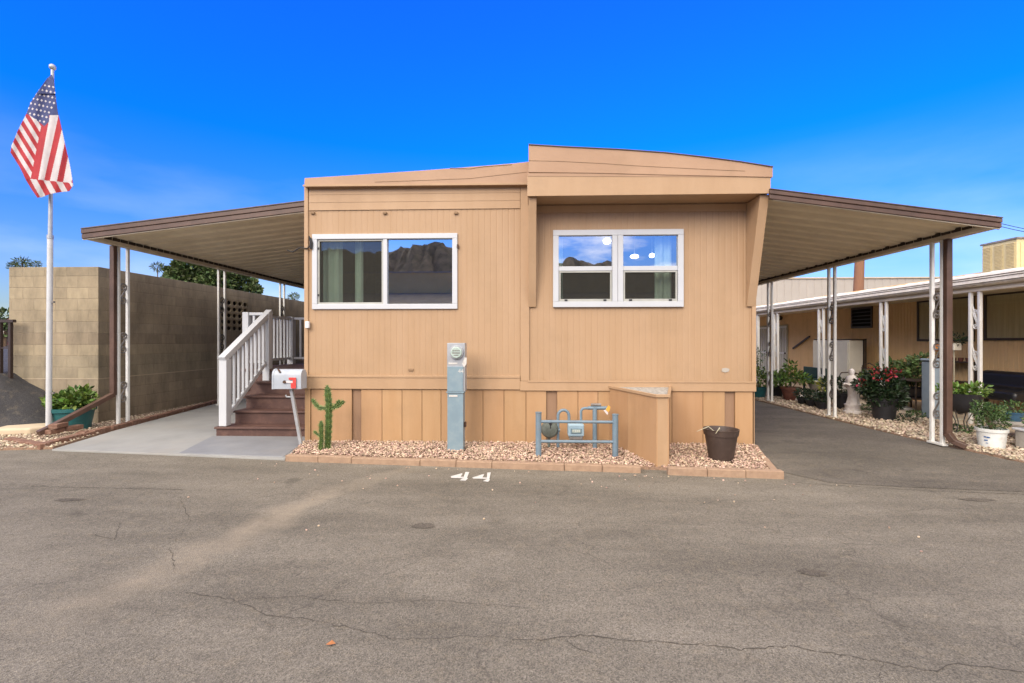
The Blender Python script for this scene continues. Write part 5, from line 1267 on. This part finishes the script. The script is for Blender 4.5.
for k, (va, vb) in enumerate(((222.5, 231), (225.5, 234))):
    a_ = at(985, va - 3, Y=30); b_ = at(1100, vb + 5, Y=30)
    o = MB().tube([a_.lerp(b_, t / 8) - Vector((0, 0, .25 * math.sin(math.pi * t / 8))) for t in range(9)], .02, 5).build('power_line', 'cable', None, loc=a_)
    meta(o, ['upper thin overhead wire crossing the sky right of the carport roof', 'lower thin overhead wire crossing the sky right of the carport roof'][k], 'overhead wire')

# ------------------------------------------------------------------ things on the neighbour's porch and gravel
CB = thing('storage_cabinet', 'wide cream storage cabinet standing under the porch roof beside a brown frame', 'cabinet', (8.6, 13, .03))
ya = at(849, 341, X=8.55).y; yb = at(813, 341, X=8.55).y
MB().box(8.55, 8.92, ya, yb, .05, 1.49).build('body', 'cabinet', CB, bevel=.012)
mb = MB(); yc = (ya + yb) / 2; mb.box(8.53, 8.549, ya + .03, yc - .006, .1, 1.45); mb.build('door', 'cabinet', CB, bevel=.008)
mb = MB(); mb.box(8.53, 8.549, yc + .006, yb - .03, .1, 1.45); mb.build('door', 'cabinet', CB, bevel=.008)
for s in (-1, 1): MB().box(8.505, 8.529, yc + s * .06 - .01, yc + s * .06 + .01, .7, .85).build('handle', 'iron_grey', CB)
BR = MB().box(8.93, 8.99, ya - .03, ya + .04, .03, 1.53).box(8.60, 8.99, ya - .03, yb + .05, 1.50, 1.53).build('lumber_surround', 'bronze', None, loc=(8.8, ya - .08, .03)); meta(BR, 'thin dark brown wooden frame along the near edge and top of the cream cabinet', 'frame')
# black covered bench
q0 = at(955, 384, X=8.45); q1 = at(1012, 384, X=8.45)
SF = thing('covered_bench', 'black vinyl covered bench against the tan wall of the neighbouring porch', 'bench', (8.7, (q0.y + q1.y) / 2, .03))
ya, yb = min(q0.y, q1.y), max(q0.y, q1.y)
MB().prism_y([(8.48, .40), (9.1, .40), (9.12, .88), (9.02, .92), (8.92, .88), (8.86, .62), (8.50, .58)], ya, yb).build('cover', 'black_cover', SF, bevel=.05, smooth=True)
for y_ in (ya + .06, yb - .06):
    for x_ in (8.5, 9.0): MB().box(x_ - .025, x_ + .025, y_ - .025, y_ + .025, .03, .41).build('leg', 'iron', SF)
# patio table with curved arm
q = at(912, 400, X=7.95)
TB = thing('patio_table', 'dark metal patio table under the leafy climber', 'table', (q.x, q.y, .03))
MB().box(q.x - .28, q.x + .3, q.y - .45, q.y + .4, .66, .69).build('tabletop', 'bronze', TB, bevel=.01)
for a_ in (-.24, .26):
    for b2 in (-.41, .36): MB().tube([(q.x + a_, q.y + b2, .03), (q.x + a_, q.y + b2, .66)], .016, 8).build('leg', 'bronze', TB)
MB().box(q.x - .26, q.x + .28, q.y - .42, q.y + .36, .30, .315).build('shelf', 'bronze', TB)
q2 = at(909, 396, X=7.95); o = MB().box(q2.x - .2, q2.x + .2, q2.y - .2, q2.y + .2, .317, .52).build('storage_tub', 'black_plastic', None, loc=(q2.x, q2.y, .32), bevel=.03); meta(o, 'dark tub standing on the lower shelf of the patio table', 'tub')
q2 = at(907, 403, X=7.9); o = MB().lathe([(.10, 0), (.13, .03), (.10, .055), (.03, .07)], (q2.x, q2.y, .03), 14).build('white_dish', 'white_dull', None, loc=(q2.x, q2.y, .03), smooth=True); meta(o, 'small white dish on the ground under the patio table', 'dish')
q = at(830, 384, X=8.1)
CH = thing('patio_chair', 'brown metal patio chair with curved arms behind the white statue', 'chair', (q.x + .1, q.y - .6, .03))
cx, cy = q.x + .1, q.y - .9
MB().box(cx - .24, cx + .24, cy - .24, cy + .24, .42, .45).build('seat', 'bronze', CH, bevel=.01)
for a_, b2 in ((-.22, -.22), (.22, -.22), (-.22, .22), (.22, .22)): MB().tube([(cx + a_, cy + b2, .03), (cx + a_, cy + b2, .42)], .014, 7).build('leg', 'bronze', CH)
for b2 in (-.24, .24): MB().tube([(cx - .22, cy + b2, .42), (cx - .28, cy + b2, .56), (cx - .22, cy + b2, .66), (cx + .05, cy + b2, .68), (cx + .24, cy + b2, .62)], .014, 7).build('armrest', 'bronze', CH)
mb = MB(); mb.tube([(cx + .24, cy - .22, .45), (cx + .30, cy - .22, .85), (cx + .32, cy, .92), (cx + .30, cy + .22, .85), (cx + .24, cy + .22, .45)], .014, 7)
for k in range(3): mb.tube([(cx + .26, cy - .21, .55 + k * .12), (cx + .26, cy + .21, .55 + k * .12)], .009, 6)
mb.build('backrest', 'bronze', CH)

def spot(u, v, z=.03): p = at(u, v, Z=z); return p.x, p.y
# far to near, each on the gravel strip
x, y = spot(758.5, 397); 
pot_plant(x, y, .03, .20, .26, 'teal', 'green planter with bright leaves nearest the corner of the peach home', [(0, 0, .46, .24, .24, .2), (.02, 0, .62, .16, .16, .14)], 400, .080, 'leaf_bright')
MB_ = thing('climber', 'thin flowering climber on the far porch post of the neighbouring home', 'plant', (at(757, 380, X=7.6).x, at(757, 380, X=7.6).y, .03))
q = at(757.5, 380, X=7.6); MB().tube([(q.x, q.y, .03), (q.x, q.y, 1.0)], .012, 5).build('stem', 'stem', MB_); leaves('foliage', [(q.x, q.y, .95, .25, .3, .3)], 128, .072, 'leaf_mid', MB_)
x, y = spot(776, 396)
pot_plant(x, y, .03, .20, .26, 'black_plastic', 'black pot with drooping green leaves between the far carport posts and the terracotta pot', [(-.05, 0, .45, .26, .3, .18), (.1, 0, .5, .2, .2, .15)], 360, .088, 'leaf_mid')
x, y = spot(790.5, 400)
T = pot_plant(x, y, .03, .22, .32, 'terracotta', 'round dark terracotta pot with a pale green spreading plant', [(-.3, 0, .52, .25, .3, .14), (0, 0, .60, .25, .25, .2), (0, 0, .82, .12, .12, .16), (.3, .05, .52, .24, .25, .13)], 600, .096, 'leaf_bright', taper=.6)
x, y = spot(800, 400); rk = stones('rock', np.array([[x - .12, y - .12, .07]]), .30, .32, 'statue', None, (x - .12, y - .12, .03)); meta(rk, 'pale rounded rock in front of the terracotta pot', 'rock')
q = at(806, 388, X=7.6)
GB = thing('garden_bench', 'dark green metal garden bench beside the cream cabinet', 'bench', (q.x, q.y, .03))
MB().box(q.x - .2, q.x + .22, q.y - .6, q.y + .5, .42, .45).build('seat', 'green_metal', GB, bevel=.01)
MB().box(q.x + .2, q.x + .24, q.y - .6, q.y + .5, .45, .75).build('backrest', 'green_metal', GB, bevel=.02)
for a_ in (-.55, .45):
    for b2 in (-.18, .2): MB().box(q.x + b2 - .02, q.x + b2 + .02, q.y + a_ - .02, q.y + a_ + .02, .03, .42).build('leg', 'green_metal', GB)
x, y = spot(815, 399)
UR = thing('urn_planter', 'pale grey urn on a slim foot with pale leaves in front of the cream cabinet', 'urn', (x, y, .03))
MB().lathe([(.10, 0), (.10, .03), (.04, .07), (.04, .18), (.09, .22), (.15, .36), (.19, .42), (.21, .44), (.19, .45), (.15, .40)], (x, y, .03), 20).build('urn', 'stone_pot', UR, smooth=True)
MB().lathe([(.01, .40), (.15, .405)], (x, y, .03), 14).build('soil', 'soil', UR)
x, y = spot(824, 402)
pot_plant(x, y, .03, .14, .22, 'black_plastic', 'small pot with upright yellow green leaves next to the urn', [(0, 0, .40, .12, .14, .16)], 192, .096, 'leaf_yellow', aspect=.25)
for (u, v, lb) in ((803, 404, 'low dark leafy pot on the gravel right of the terracotta pot'), (812, 406, 'low dark leafy pot on the gravel in front of the urn'), (822, 408.5, 'low dark leafy pot on the gravel left of the second carport post')):
    x, y = spot(u, v); pot_plant(x, y, .03, .13, .15, 'black_plastic', lb, [(0, 0, .23, .17, .19, .12)], 208, .064, 'leaf_dark')
x, y = spot(842, 408)
pot_plant(x, y, .03, .20, .34, 'black_plastic', 'dark pot with dark leaves just right of the second carport post', [(0, 0, .45, .25, .25, .2), (-.1, .2, .5, .2, .2, .16)], 400, .080, 'leaf_dark')
# statue
x, y = spot(852.5, 413); ST = thing('garden_statue', 'small white robed garden statue on a short pedestal left of the red flowers', 'statue', (x, y, .03))
k = .95
MB().lathe([(.16, 0), (.16, .04), (.135, .05), (.13, .14), (.145, .16), (.145, .18)], (x, y, .03), 18).build('pedestal', 'statue', ST, smooth=True)
zs = .21
# one continuous robed body
prof = [(.13, 0), (.122, .04), (.105, .12), (.105, .20), (.12, .28), (.13, .35), (.125, .41), (.085, .45), (.052, .47), (.05, .485), (.058, .51), (.058, .54), (.045, .565), (.01, .58)]
mb = MB(); vs = []; n_ = 24
for r_, z in prof:
    for j in range(n_):
        a_ = 2 * math.pi * j / n_; rr_ = r_ * (1 + (.07 * math.sin(a_ * 7 + z * 9) if z < .40 else 0)); ox = .018 * math.sin(z * 9)
        vs.append((x + ox + rr_ * math.cos(a_) * .82, y + rr_ * math.sin(a_) * 1.0, zs + z * k / .77))
fs = [(i * n_ + j, i * n_ + (j + 1) % n_, (i + 1) * n_ + (j + 1) % n_, (i + 1) * n_ + j) for i in range(len(prof) - 1) for j in range(n_)]
mb.add(vs, fs); mb.build('figure', 'statue', ST, smooth=True)
mb = MB()
for s in (-1, 1): mb.tube([(x, y + s * .10, zs + .48), (x - .07, y + s * .11, zs + .36), (x - .14, y + s * .02, zs + .41)], [.038, .034, .022], 9)
mb.build('folded_arms', 'statue', ST, smooth=True)
mb = MB(); mb.ball((x - .050, y - .02, zs + .655), .012, 6, 4); mb.build('nose', 'statue', ST)
# red flower bush
x, y = spot(884, 419)
RF = pot_plant(x, y, .03, .22, .40, 'black_plastic', 'large dark bush with crimson flowers in a black pot right of the white statue', [(0, 0, .55, .36, .35, .26), (-.24, .1, .60, .22, .26, .16), (.05, .1, .72, .32, .3, .2), (-.1, 0, .42, .22, .26, .2), (.12, -.05, .38, .22, .22, .2)], 3040, .068, 'leaf_dark', taper=.75)
leaves('flowers', [(x - .02, y - .02, .93, .30, .25, .07), (x - .12, y - .12, .84, .22, .2, .08), (x - .36, y + .02, .68, .13, .16, .10), (x + .18, y, .88, .15, .2, .07)], 160, .044, 'flower', RF, aspect=.7)
# leafy climber behind
q = at(905, 380, X=8.3)
BU = thing('leafy_shrub', 'tall leafy green shrub behind the crimson flowers against the tan porch wall', 'shrub', (q.x, q.y, .03))
bl = []
for (u, v, r_) in ((868, 377, .2), (880, 384, .25), (893, 379, .28), (902, 372, .28), (897, 392, .3), (912, 366, .22), (922, 361, .17), (908, 387, .28), (888, 366, .18), (916, 374, .2), (872, 388, .25)):
    p = at(u, v, X=8.2); bl.append((p.x, p.y, p.z, r_, r_ * 1.3, r_ * .7))
mb = MB()
for b in bl: mb.tube([(q.x, q.y, .03), ((q.x + b[0]) / 2, (q.y + b[1]) / 2, b[2] * .6), (b[0], b[1], b[2])], [.018, .012, .005], 5)
mb.build('stem', 'stem', BU); M['leaf_olive'] = mat('olive_leaves', (.13, .19, .06), (.07, .115, .035), rough=.5, island=.5)
leaves('foliage', bl, 2300, .105, 'leaf_olive', BU)
# grey bin and orange cloth behind the near post
q = at(936, 400, X=7.6)
BN = thing('grey_bin', 'blue grey tall bin behind the near carport post', 'bin', (q.x, q.y, .03))
MB().box(q.x - .15, q.x + .15, q.y - .16, q.y + .16, .03, 1.10).build('body', 'panel_blue', BN, bevel=.03); MB().box(q.x - .165, q.x + .165, q.y - .175, q.y + .175, 1.101, 1.15).build('lid', 'panel_blue', BN, bevel=.02)
q = at(935.5, 347, X=7.72); o = MB(); o.ball(q + Vector((0, 0, .0)), .08, 12, 8, 1.1); o = o.build('hanging_gourd', 'orange', None, loc=q, smooth=True); meta(o, 'small orange ornament hanging behind the scrollwork of the near carport post', 'ornament')
MB().tube([q + Vector((0, 0, .08)), (q.x, q.y, 2.335)], .005, 5).build('string', 'cable', o)
MB().lathe([(.075, .0), (.05, .05), (.015, .075)], (q.x, q.y, q.z + .05), 12).build('cap', 'iron', o)
# white box on a stand
q = at(954, 347, X=7.9)
WS = thing('plant_stand', 'tall thin stand carrying a small cream box planter behind the brown downspout', 'plant stand', (q.x, q.y, .03))
MB().tube([(q.x, q.y, .03), (q.x, q.y, q.z - .06)], .012, 8).build('pole', 'tan_screen', WS)
MB().lathe([(.14, 0), (.13, .02), (.02, .03)], (q.x, q.y, .03), 14).build('foot', 'tan_screen', WS)
MB().box(q.x - .07, q.x + .07, q.y - .08, q.y + .08, q.z - .06, q.z + .07).build('box', 'cabinet', WS, bevel=.01)
leaves('foliage', [(q.x, q.y, q.z + .15, .12, .25, .10)], 176, .056, 'leaf_dark', WS)
q = at(951, 362, X=8.9); SH = thing('wall_shelf', 'narrow dark shelf with small reddish pots on the tan porch wall', 'shelf', q)
ya, yb = at(972, 362, X=9.1).y, at(930, 362, X=9.1).y
MB().box(9.0, 9.29, ya, yb, 1.02, 1.045).build('board', 'bronze', SH); MB().box(9.0, 9.29, ya, yb, .60, .625).build('board', 'bronze', SH)
for y_ in (ya + .04, yb - .04): MB().box(9.2, 9.24, y_ - .02, y_ + .02, .03, 1.045).build('upright', 'bronze', SH)
for k in range(6):
    y_ = ya + (yb - ya) * (k + .5) / 6; o = MB().lathe([(.035, 0), (.05, .08), (.045, .08), (.03, .07)], (9.1, y_, 1.046), 10).build('small_pot', 'terracotta', None, loc=(9.1, y_, 1.046), smooth=True)
    meta(o, 'small reddish pot standing on the narrow porch wall shelf', 'pot', 'small pots on the porch wall shelf')
# black bowl on wire stand
q = at(961, 404, X=6.85); x, y = q.x, q.y
BP = thing('bowl_planter', 'black bowl planter on a wire stand right of the brown downspout', 'planter', (x, y, .03))
zt_ = at(961, 393, X=x).z; zb_ = at(961, 413, X=x).z
MB().lathe([(.06, 0), (.17, .06), (.24, .17), (.27, zt_ - zb_), (.25, zt_ - zb_), (.22, .17)], (x, y, zb_), 24).build('bowl', 'black_plastic', BP, smooth=True)
mb = MB()
for k in range(4): a_ = k * math.pi / 2 + .4; mb.tube([(x + .12 * math.cos(a_), y + .12 * math.sin(a_), .03), (x + .07 * math.cos(a_), y + .07 * math.sin(a_), .2), (x + .17 * math.cos(a_), y + .17 * math.sin(a_), zb_ + .08)], .008, 6)
mb.build('wire_stand', 'iron', BP)
leaves('foliage', [(x, y, zt_ + .02, .26, .26, .10), (x - .12, y + .1, zt_ + .05, .16, .2, .10), (x + .18, y - .1, zt_ + .06, .16, .16, .1)], 560, .064, 'leaf_bright', BP, aspect=.55)
# white tub with bushy plant
x, y = spot(991.5, 447)
WT = pot_plant(x, y, .03, .165, .26, 'white_pot', 'white tub with blue marks holding a dense green bush', [(0, 0, .36, .19, .19, .12), (-.06, 0, .48, .16, .16, .12), (.08, .05, .46, .15, .16, .12), (-.1, .05, .56, .09, .1, .07)], 1600, .044, 'leaf_mid', taper=.82, aspect=.3)
def on_tub(da, z0, z1, wd):
    base = math.atan2(-y, -x) + da; rr_ = .165 * (.82 + .13 * ((z0 + z1) / 2 - .03) / .213) + .004
    cx, cy = x + rr_ * math.cos(base), y + rr_ * math.sin(base); tx, ty = -math.sin(base), math.cos(base)
    mb = MB(); o_ = (math.cos(base) * .003, math.sin(base) * .003)
    mb.hexa([(cx - tx * wd, cy - ty * wd, z0), (cx + tx * wd, cy + ty * wd, z0), (cx + tx * wd + o_[0], cy + ty * wd + o_[1], z0), (cx - tx * wd + o_[0], cy - ty * wd + o_[1], z0)], [(cx - tx * wd, cy - ty * wd, z1), (cx + tx * wd, cy + ty * wd, z1), (cx + tx * wd + o_[0], cy + ty * wd + o_[1], z1), (cx - tx * wd + o_[0], cy - ty * wd + o_[1], z1)])
    mb.build('blue_mark', 'blue_ink', WT)
for da, z0_, z1_, w_ in ((-.42, .175, .19, .012), (-.25, .17, .188, .010), (-.36, .13, .145, .018), (-.30, .095, .104, .012), (-.15, .172, .186, .009)): on_tub(da, z0_, z1_, w_)
# blue bowl and pale box at the frame edge
q = at(1014, 415, X=7.35); x, y = q.x, q.y
SD = thing('plant_table', 'low pale stone table carrying the blue glazed bowl', 'table', (x, y, .03))
zt_ = at(1014, 421, X=x).z
MB().box(x - .25, x + .3, y - .4, y + .25, zt_ - .05, zt_).build('tabletop', 'stone_pot', SD, bevel=.01)
for a_, b2 in ((-.2, .15), (.24, .15), (-.2, -.3), (.24, -.3)): MB().box(x + a_ - .04, x + a_ + .04, y + b2 - .04, y + b2 + .04, .03, zt_ - .051).build('leg', 'stone_pot', SD)
T = pot_plant(x, y, zt_, .13, .14, 'blue_pot', 'blue glazed bowl with small green plant on the low stone table at the right edge', [(0, 0, .2, .15, .15, .09)], 208, .048, 'leaf_mid', taper=.6)
x, y = spot(1031, 450); x += .12
ST2 = thing('trough_planter', 'pale square stone planter cut by the right edge of the view', 'planter', (x, y, .03))
mb = MB(); mb.box(x - .17, x + .17, y - .17, y + .17, .03, .27); mb.build('trough', 'stone_pot', ST2, bevel=.02); MB().box(x - .19, x + .19, y - .19, y + .19, .27, .30).build('rim', 'white_dull', ST2, bevel=.008)
leaves('foliage', [(x, y, .38, .17, .17, .10)], 280, .056, 'leaf_mid', ST2)
# low greenery on the gravel
for (u, v, lb, lm, rr_) in ((905, 421, 'low dark ground plant on the gravel right of the crimson flower pot', 'leaf_dark', .18), (917, 417, 'small trailing plant on the gravel behind the near carport post', 'leaf_mid', .15), (960, 432, 'sprawling small plant on the gravel under the black bowl planter', 'leaf_mid', .15), (866, 410, 'small green tuft on the gravel right of the statue pedestal', 'leaf_mid', .14)):
    x, y = spot(u, v); T = thing('ground_plant', lb, 'plant', (x, y, .03)); MB().tube([(x, y, .02), (x, y, .10)], .008, 5).build('stem', 'stem', T)
    leaves('foliage', [(x, y, .08, rr_, rr_ * 1.2, .06)], 176, .048, lm, T)

# ------------------------------------------------------------------ camera, sky and sun
cam = bpy.data.cameras.new('camera'); co = bpy.data.objects.new('camera', cam); col.objects.link(co); sc.camera = co
cam.sensor_width = 36; cam.lens = F / 1024 * 36; cam.clip_start = .05; cam.clip_end = 12000
cam.shift_y = -1.5 / 1024
co.location = (0, 0, CZ); co.rotation_euler = (R(90), 0, TH)
sc.render.resolution_x = 1024; sc.render.resolution_y = 683

EL, AZ = R(30), R(205)        # azimuth clockwise from +Y: the sun stands behind the camera's left shoulder
sd = Vector((math.sin(AZ) * math.cos(EL), math.cos(AZ) * math.cos(EL), math.sin(EL)))
sun = bpy.data.lights.new('sun', 'SUN'); so = bpy.data.objects.new('sun', sun); col.objects.link(so)
sun.energy = SUN; sun.angle = R(SANG); sun.color = (1, .87, .72); so.rotation_euler = (-sd).to_track_quat('-Z', 'Y').to_euler(); so.location = (-6, -8, 12)
w = bpy.data.worlds.new('World'); sc.world = w; w.use_nodes = True; n = w.node_tree.nodes; l = w.node_tree.links
bg = n['Background']; sky = n.new('ShaderNodeTexSky'); sky.sky_type = 'NISHITA'; sky.sun_disc = False; sky.sun_elevation = EL; sky.sun_rotation = AZ
sky.air_density = 1.0; sky.dust_density = .6; sky.ozone_density = 3.0
tc = n.new('ShaderNodeTexCoord'); sp = n.new('ShaderNodeSeparateXYZ'); l.new(tc.outputs['Generated'], sp.inputs[0])
rp = n.new('ShaderNodeValToRGB'); l.new(sp.outputs['Z'], rp.inputs['Fac'])
e = rp.color_ramp.elements
for k, (p, c) in enumerate(SKYR):
    if k < 2: e[k].position = p; e[k].color = (*c, 1)
    else: q = e.new(p); q.color = (*c, 1)
mu = n.new('ShaderNodeMix'); mu.data_type = 'RGBA'; mu.blend_type = 'MULTIPLY'; mu.inputs['Factor'].default_value = 1
l.new(sky.outputs['Color'], mu.inputs['A']); l.new(rp.outputs['Color'], mu.inputs['B'])
# clouds: broken white cloud overhead and behind, thin wisps ahead
def wn(kind, **kw):
    x = n.new(kind)
    for a, b in kw.items(): setattr(x, a, b)
    return x
mp = wn('ShaderNodeMapping'); mp.inputs['Scale'].default_value = (1, 1, 3.2); l.new(tc.outputs['Generated'], mp.inputs[0])
cn = wn('ShaderNodeTexNoise'); cn.inputs['Scale'].default_value = 2.3; cn.inputs['Detail'].default_value = 9; cn.inputs['Roughness'].default_value = .6; l.new(mp.outputs[0], cn.inputs['Vector'])
th = wn('ShaderNodeMapRange'); l.new(sp.outputs['Y'], th.inputs['Value']); 
for a, b in zip(('From Min', 'From Max', 'To Min', 'To Max'), (-.25, .30, .22, .72)): th.inputs[a].default_value = b
# more cloud high up than the picture shows
su = wn('ShaderNodeMath', operation='SUBTRACT'); l.new(cn.outputs['Fac'], su.inputs[0]); l.new(th.outputs['Result'], su.inputs[1])
zz_ = wn('ShaderNodeMapRange'); l.new(sp.outputs['Z'], zz_.inputs['Value'])
for a, b in zip(('From Min', 'From Max', 'To Min', 'To Max'), (.68, .90, 0, .14)): zz_.inputs[a].default_value = b
lo_ = wn('ShaderNodeMapRange'); l.new(sp.outputs['Z'], lo_.inputs['Value'])
for a, b in zip(('From Min', 'From Max', 'To Min', 'To Max'), (.225, .31, -.35, 0)): lo_.inputs[a].default_value = b
sl_ = wn('ShaderNodeMath', operation='ADD'); l.new(su.outputs[0], sl_.inputs[0]); l.new(lo_.outputs['Result'], sl_.inputs[1]); su = sl_
ad = wn('ShaderNodeMath', operation='ADD'); l.new(su.outputs[0], ad.inputs[0]); l.new(zz_.outputs['Result'], ad.inputs[1])
cf = wn('ShaderNodeMapRange'); l.new(ad.outputs[0], cf.inputs['Value'])
for a, b in zip(('From Min', 'From Max', 'To Min', 'To Max'), (-.02, .16, 0, .92)): cf.inputs[a].default_value = b
cm = n.new('ShaderNodeMix'); cm.data_type = 'RGBA'; l.new(cf.outputs['Result'], cm.inputs['Factor']); l.new(mu.outputs['Result'], cm.inputs['A']); cm.inputs['B'].default_value = CLOUD
# faint haze patches ahead
h2 = wn('ShaderNodeTexNoise'); h2.inputs['Scale'].default_value = 3.0; h2.inputs['Detail'].default_value = 7; l.new(mp.outputs[0], h2.inputs['Vector'])
hr = wn('ShaderNodeMapRange'); l.new(h2.outputs['Fac'], hr.inputs['Value'])
for a, b in zip(('From Min', 'From Max', 'To Min', 'To Max'), (.46, .72, 0, .10)): hr.inputs[a].default_value = b
hz = wn('ShaderNodeMapRange'); l.new(sp.outputs['Z'], hz.inputs['Value'])
for a, b in zip(('From Min', 'From Max', 'To Min', 'To Max'), (.10, .34, 1, 0)): hz.inputs[a].default_value = b
hm = wn('ShaderNodeMath', operation='MULTIPLY'); l.new(hr.outputs['Result'], hm.inputs[0]); l.new(hz.outputs['Result'], hm.inputs[1])
c2 = n.new('ShaderNodeMix'); c2.data_type = 'RGBA'; l.new(hm.outputs[0], c2.inputs['Factor']); l.new(cm.outputs['Result'], c2.inputs['A']); c2.inputs['B'].default_value = tuple(q * 1.0 for q in CLOUD)
l.new(c2.outputs['Result'], bg.inputs['Color']); bg.inputs['Strength'].default_value = SKYS
vs_ = sc.view_settings; vs_.view_transform = 'Standard'; vs_.look = 'None'; vs_.exposure = EXPO; vs_.gamma = 1
sc.cycles.use_denoising = True
try: sc.cycles.denoiser = 'OPENIMAGEDENOISE'
except Exception: pass
sc.cycles.max_bounces = 8; sc.cycles.transparent_max_bounces = 12; sc.cycles.use_adaptive_sampling = True
sc.cycles.sample_clamp_indirect = 6
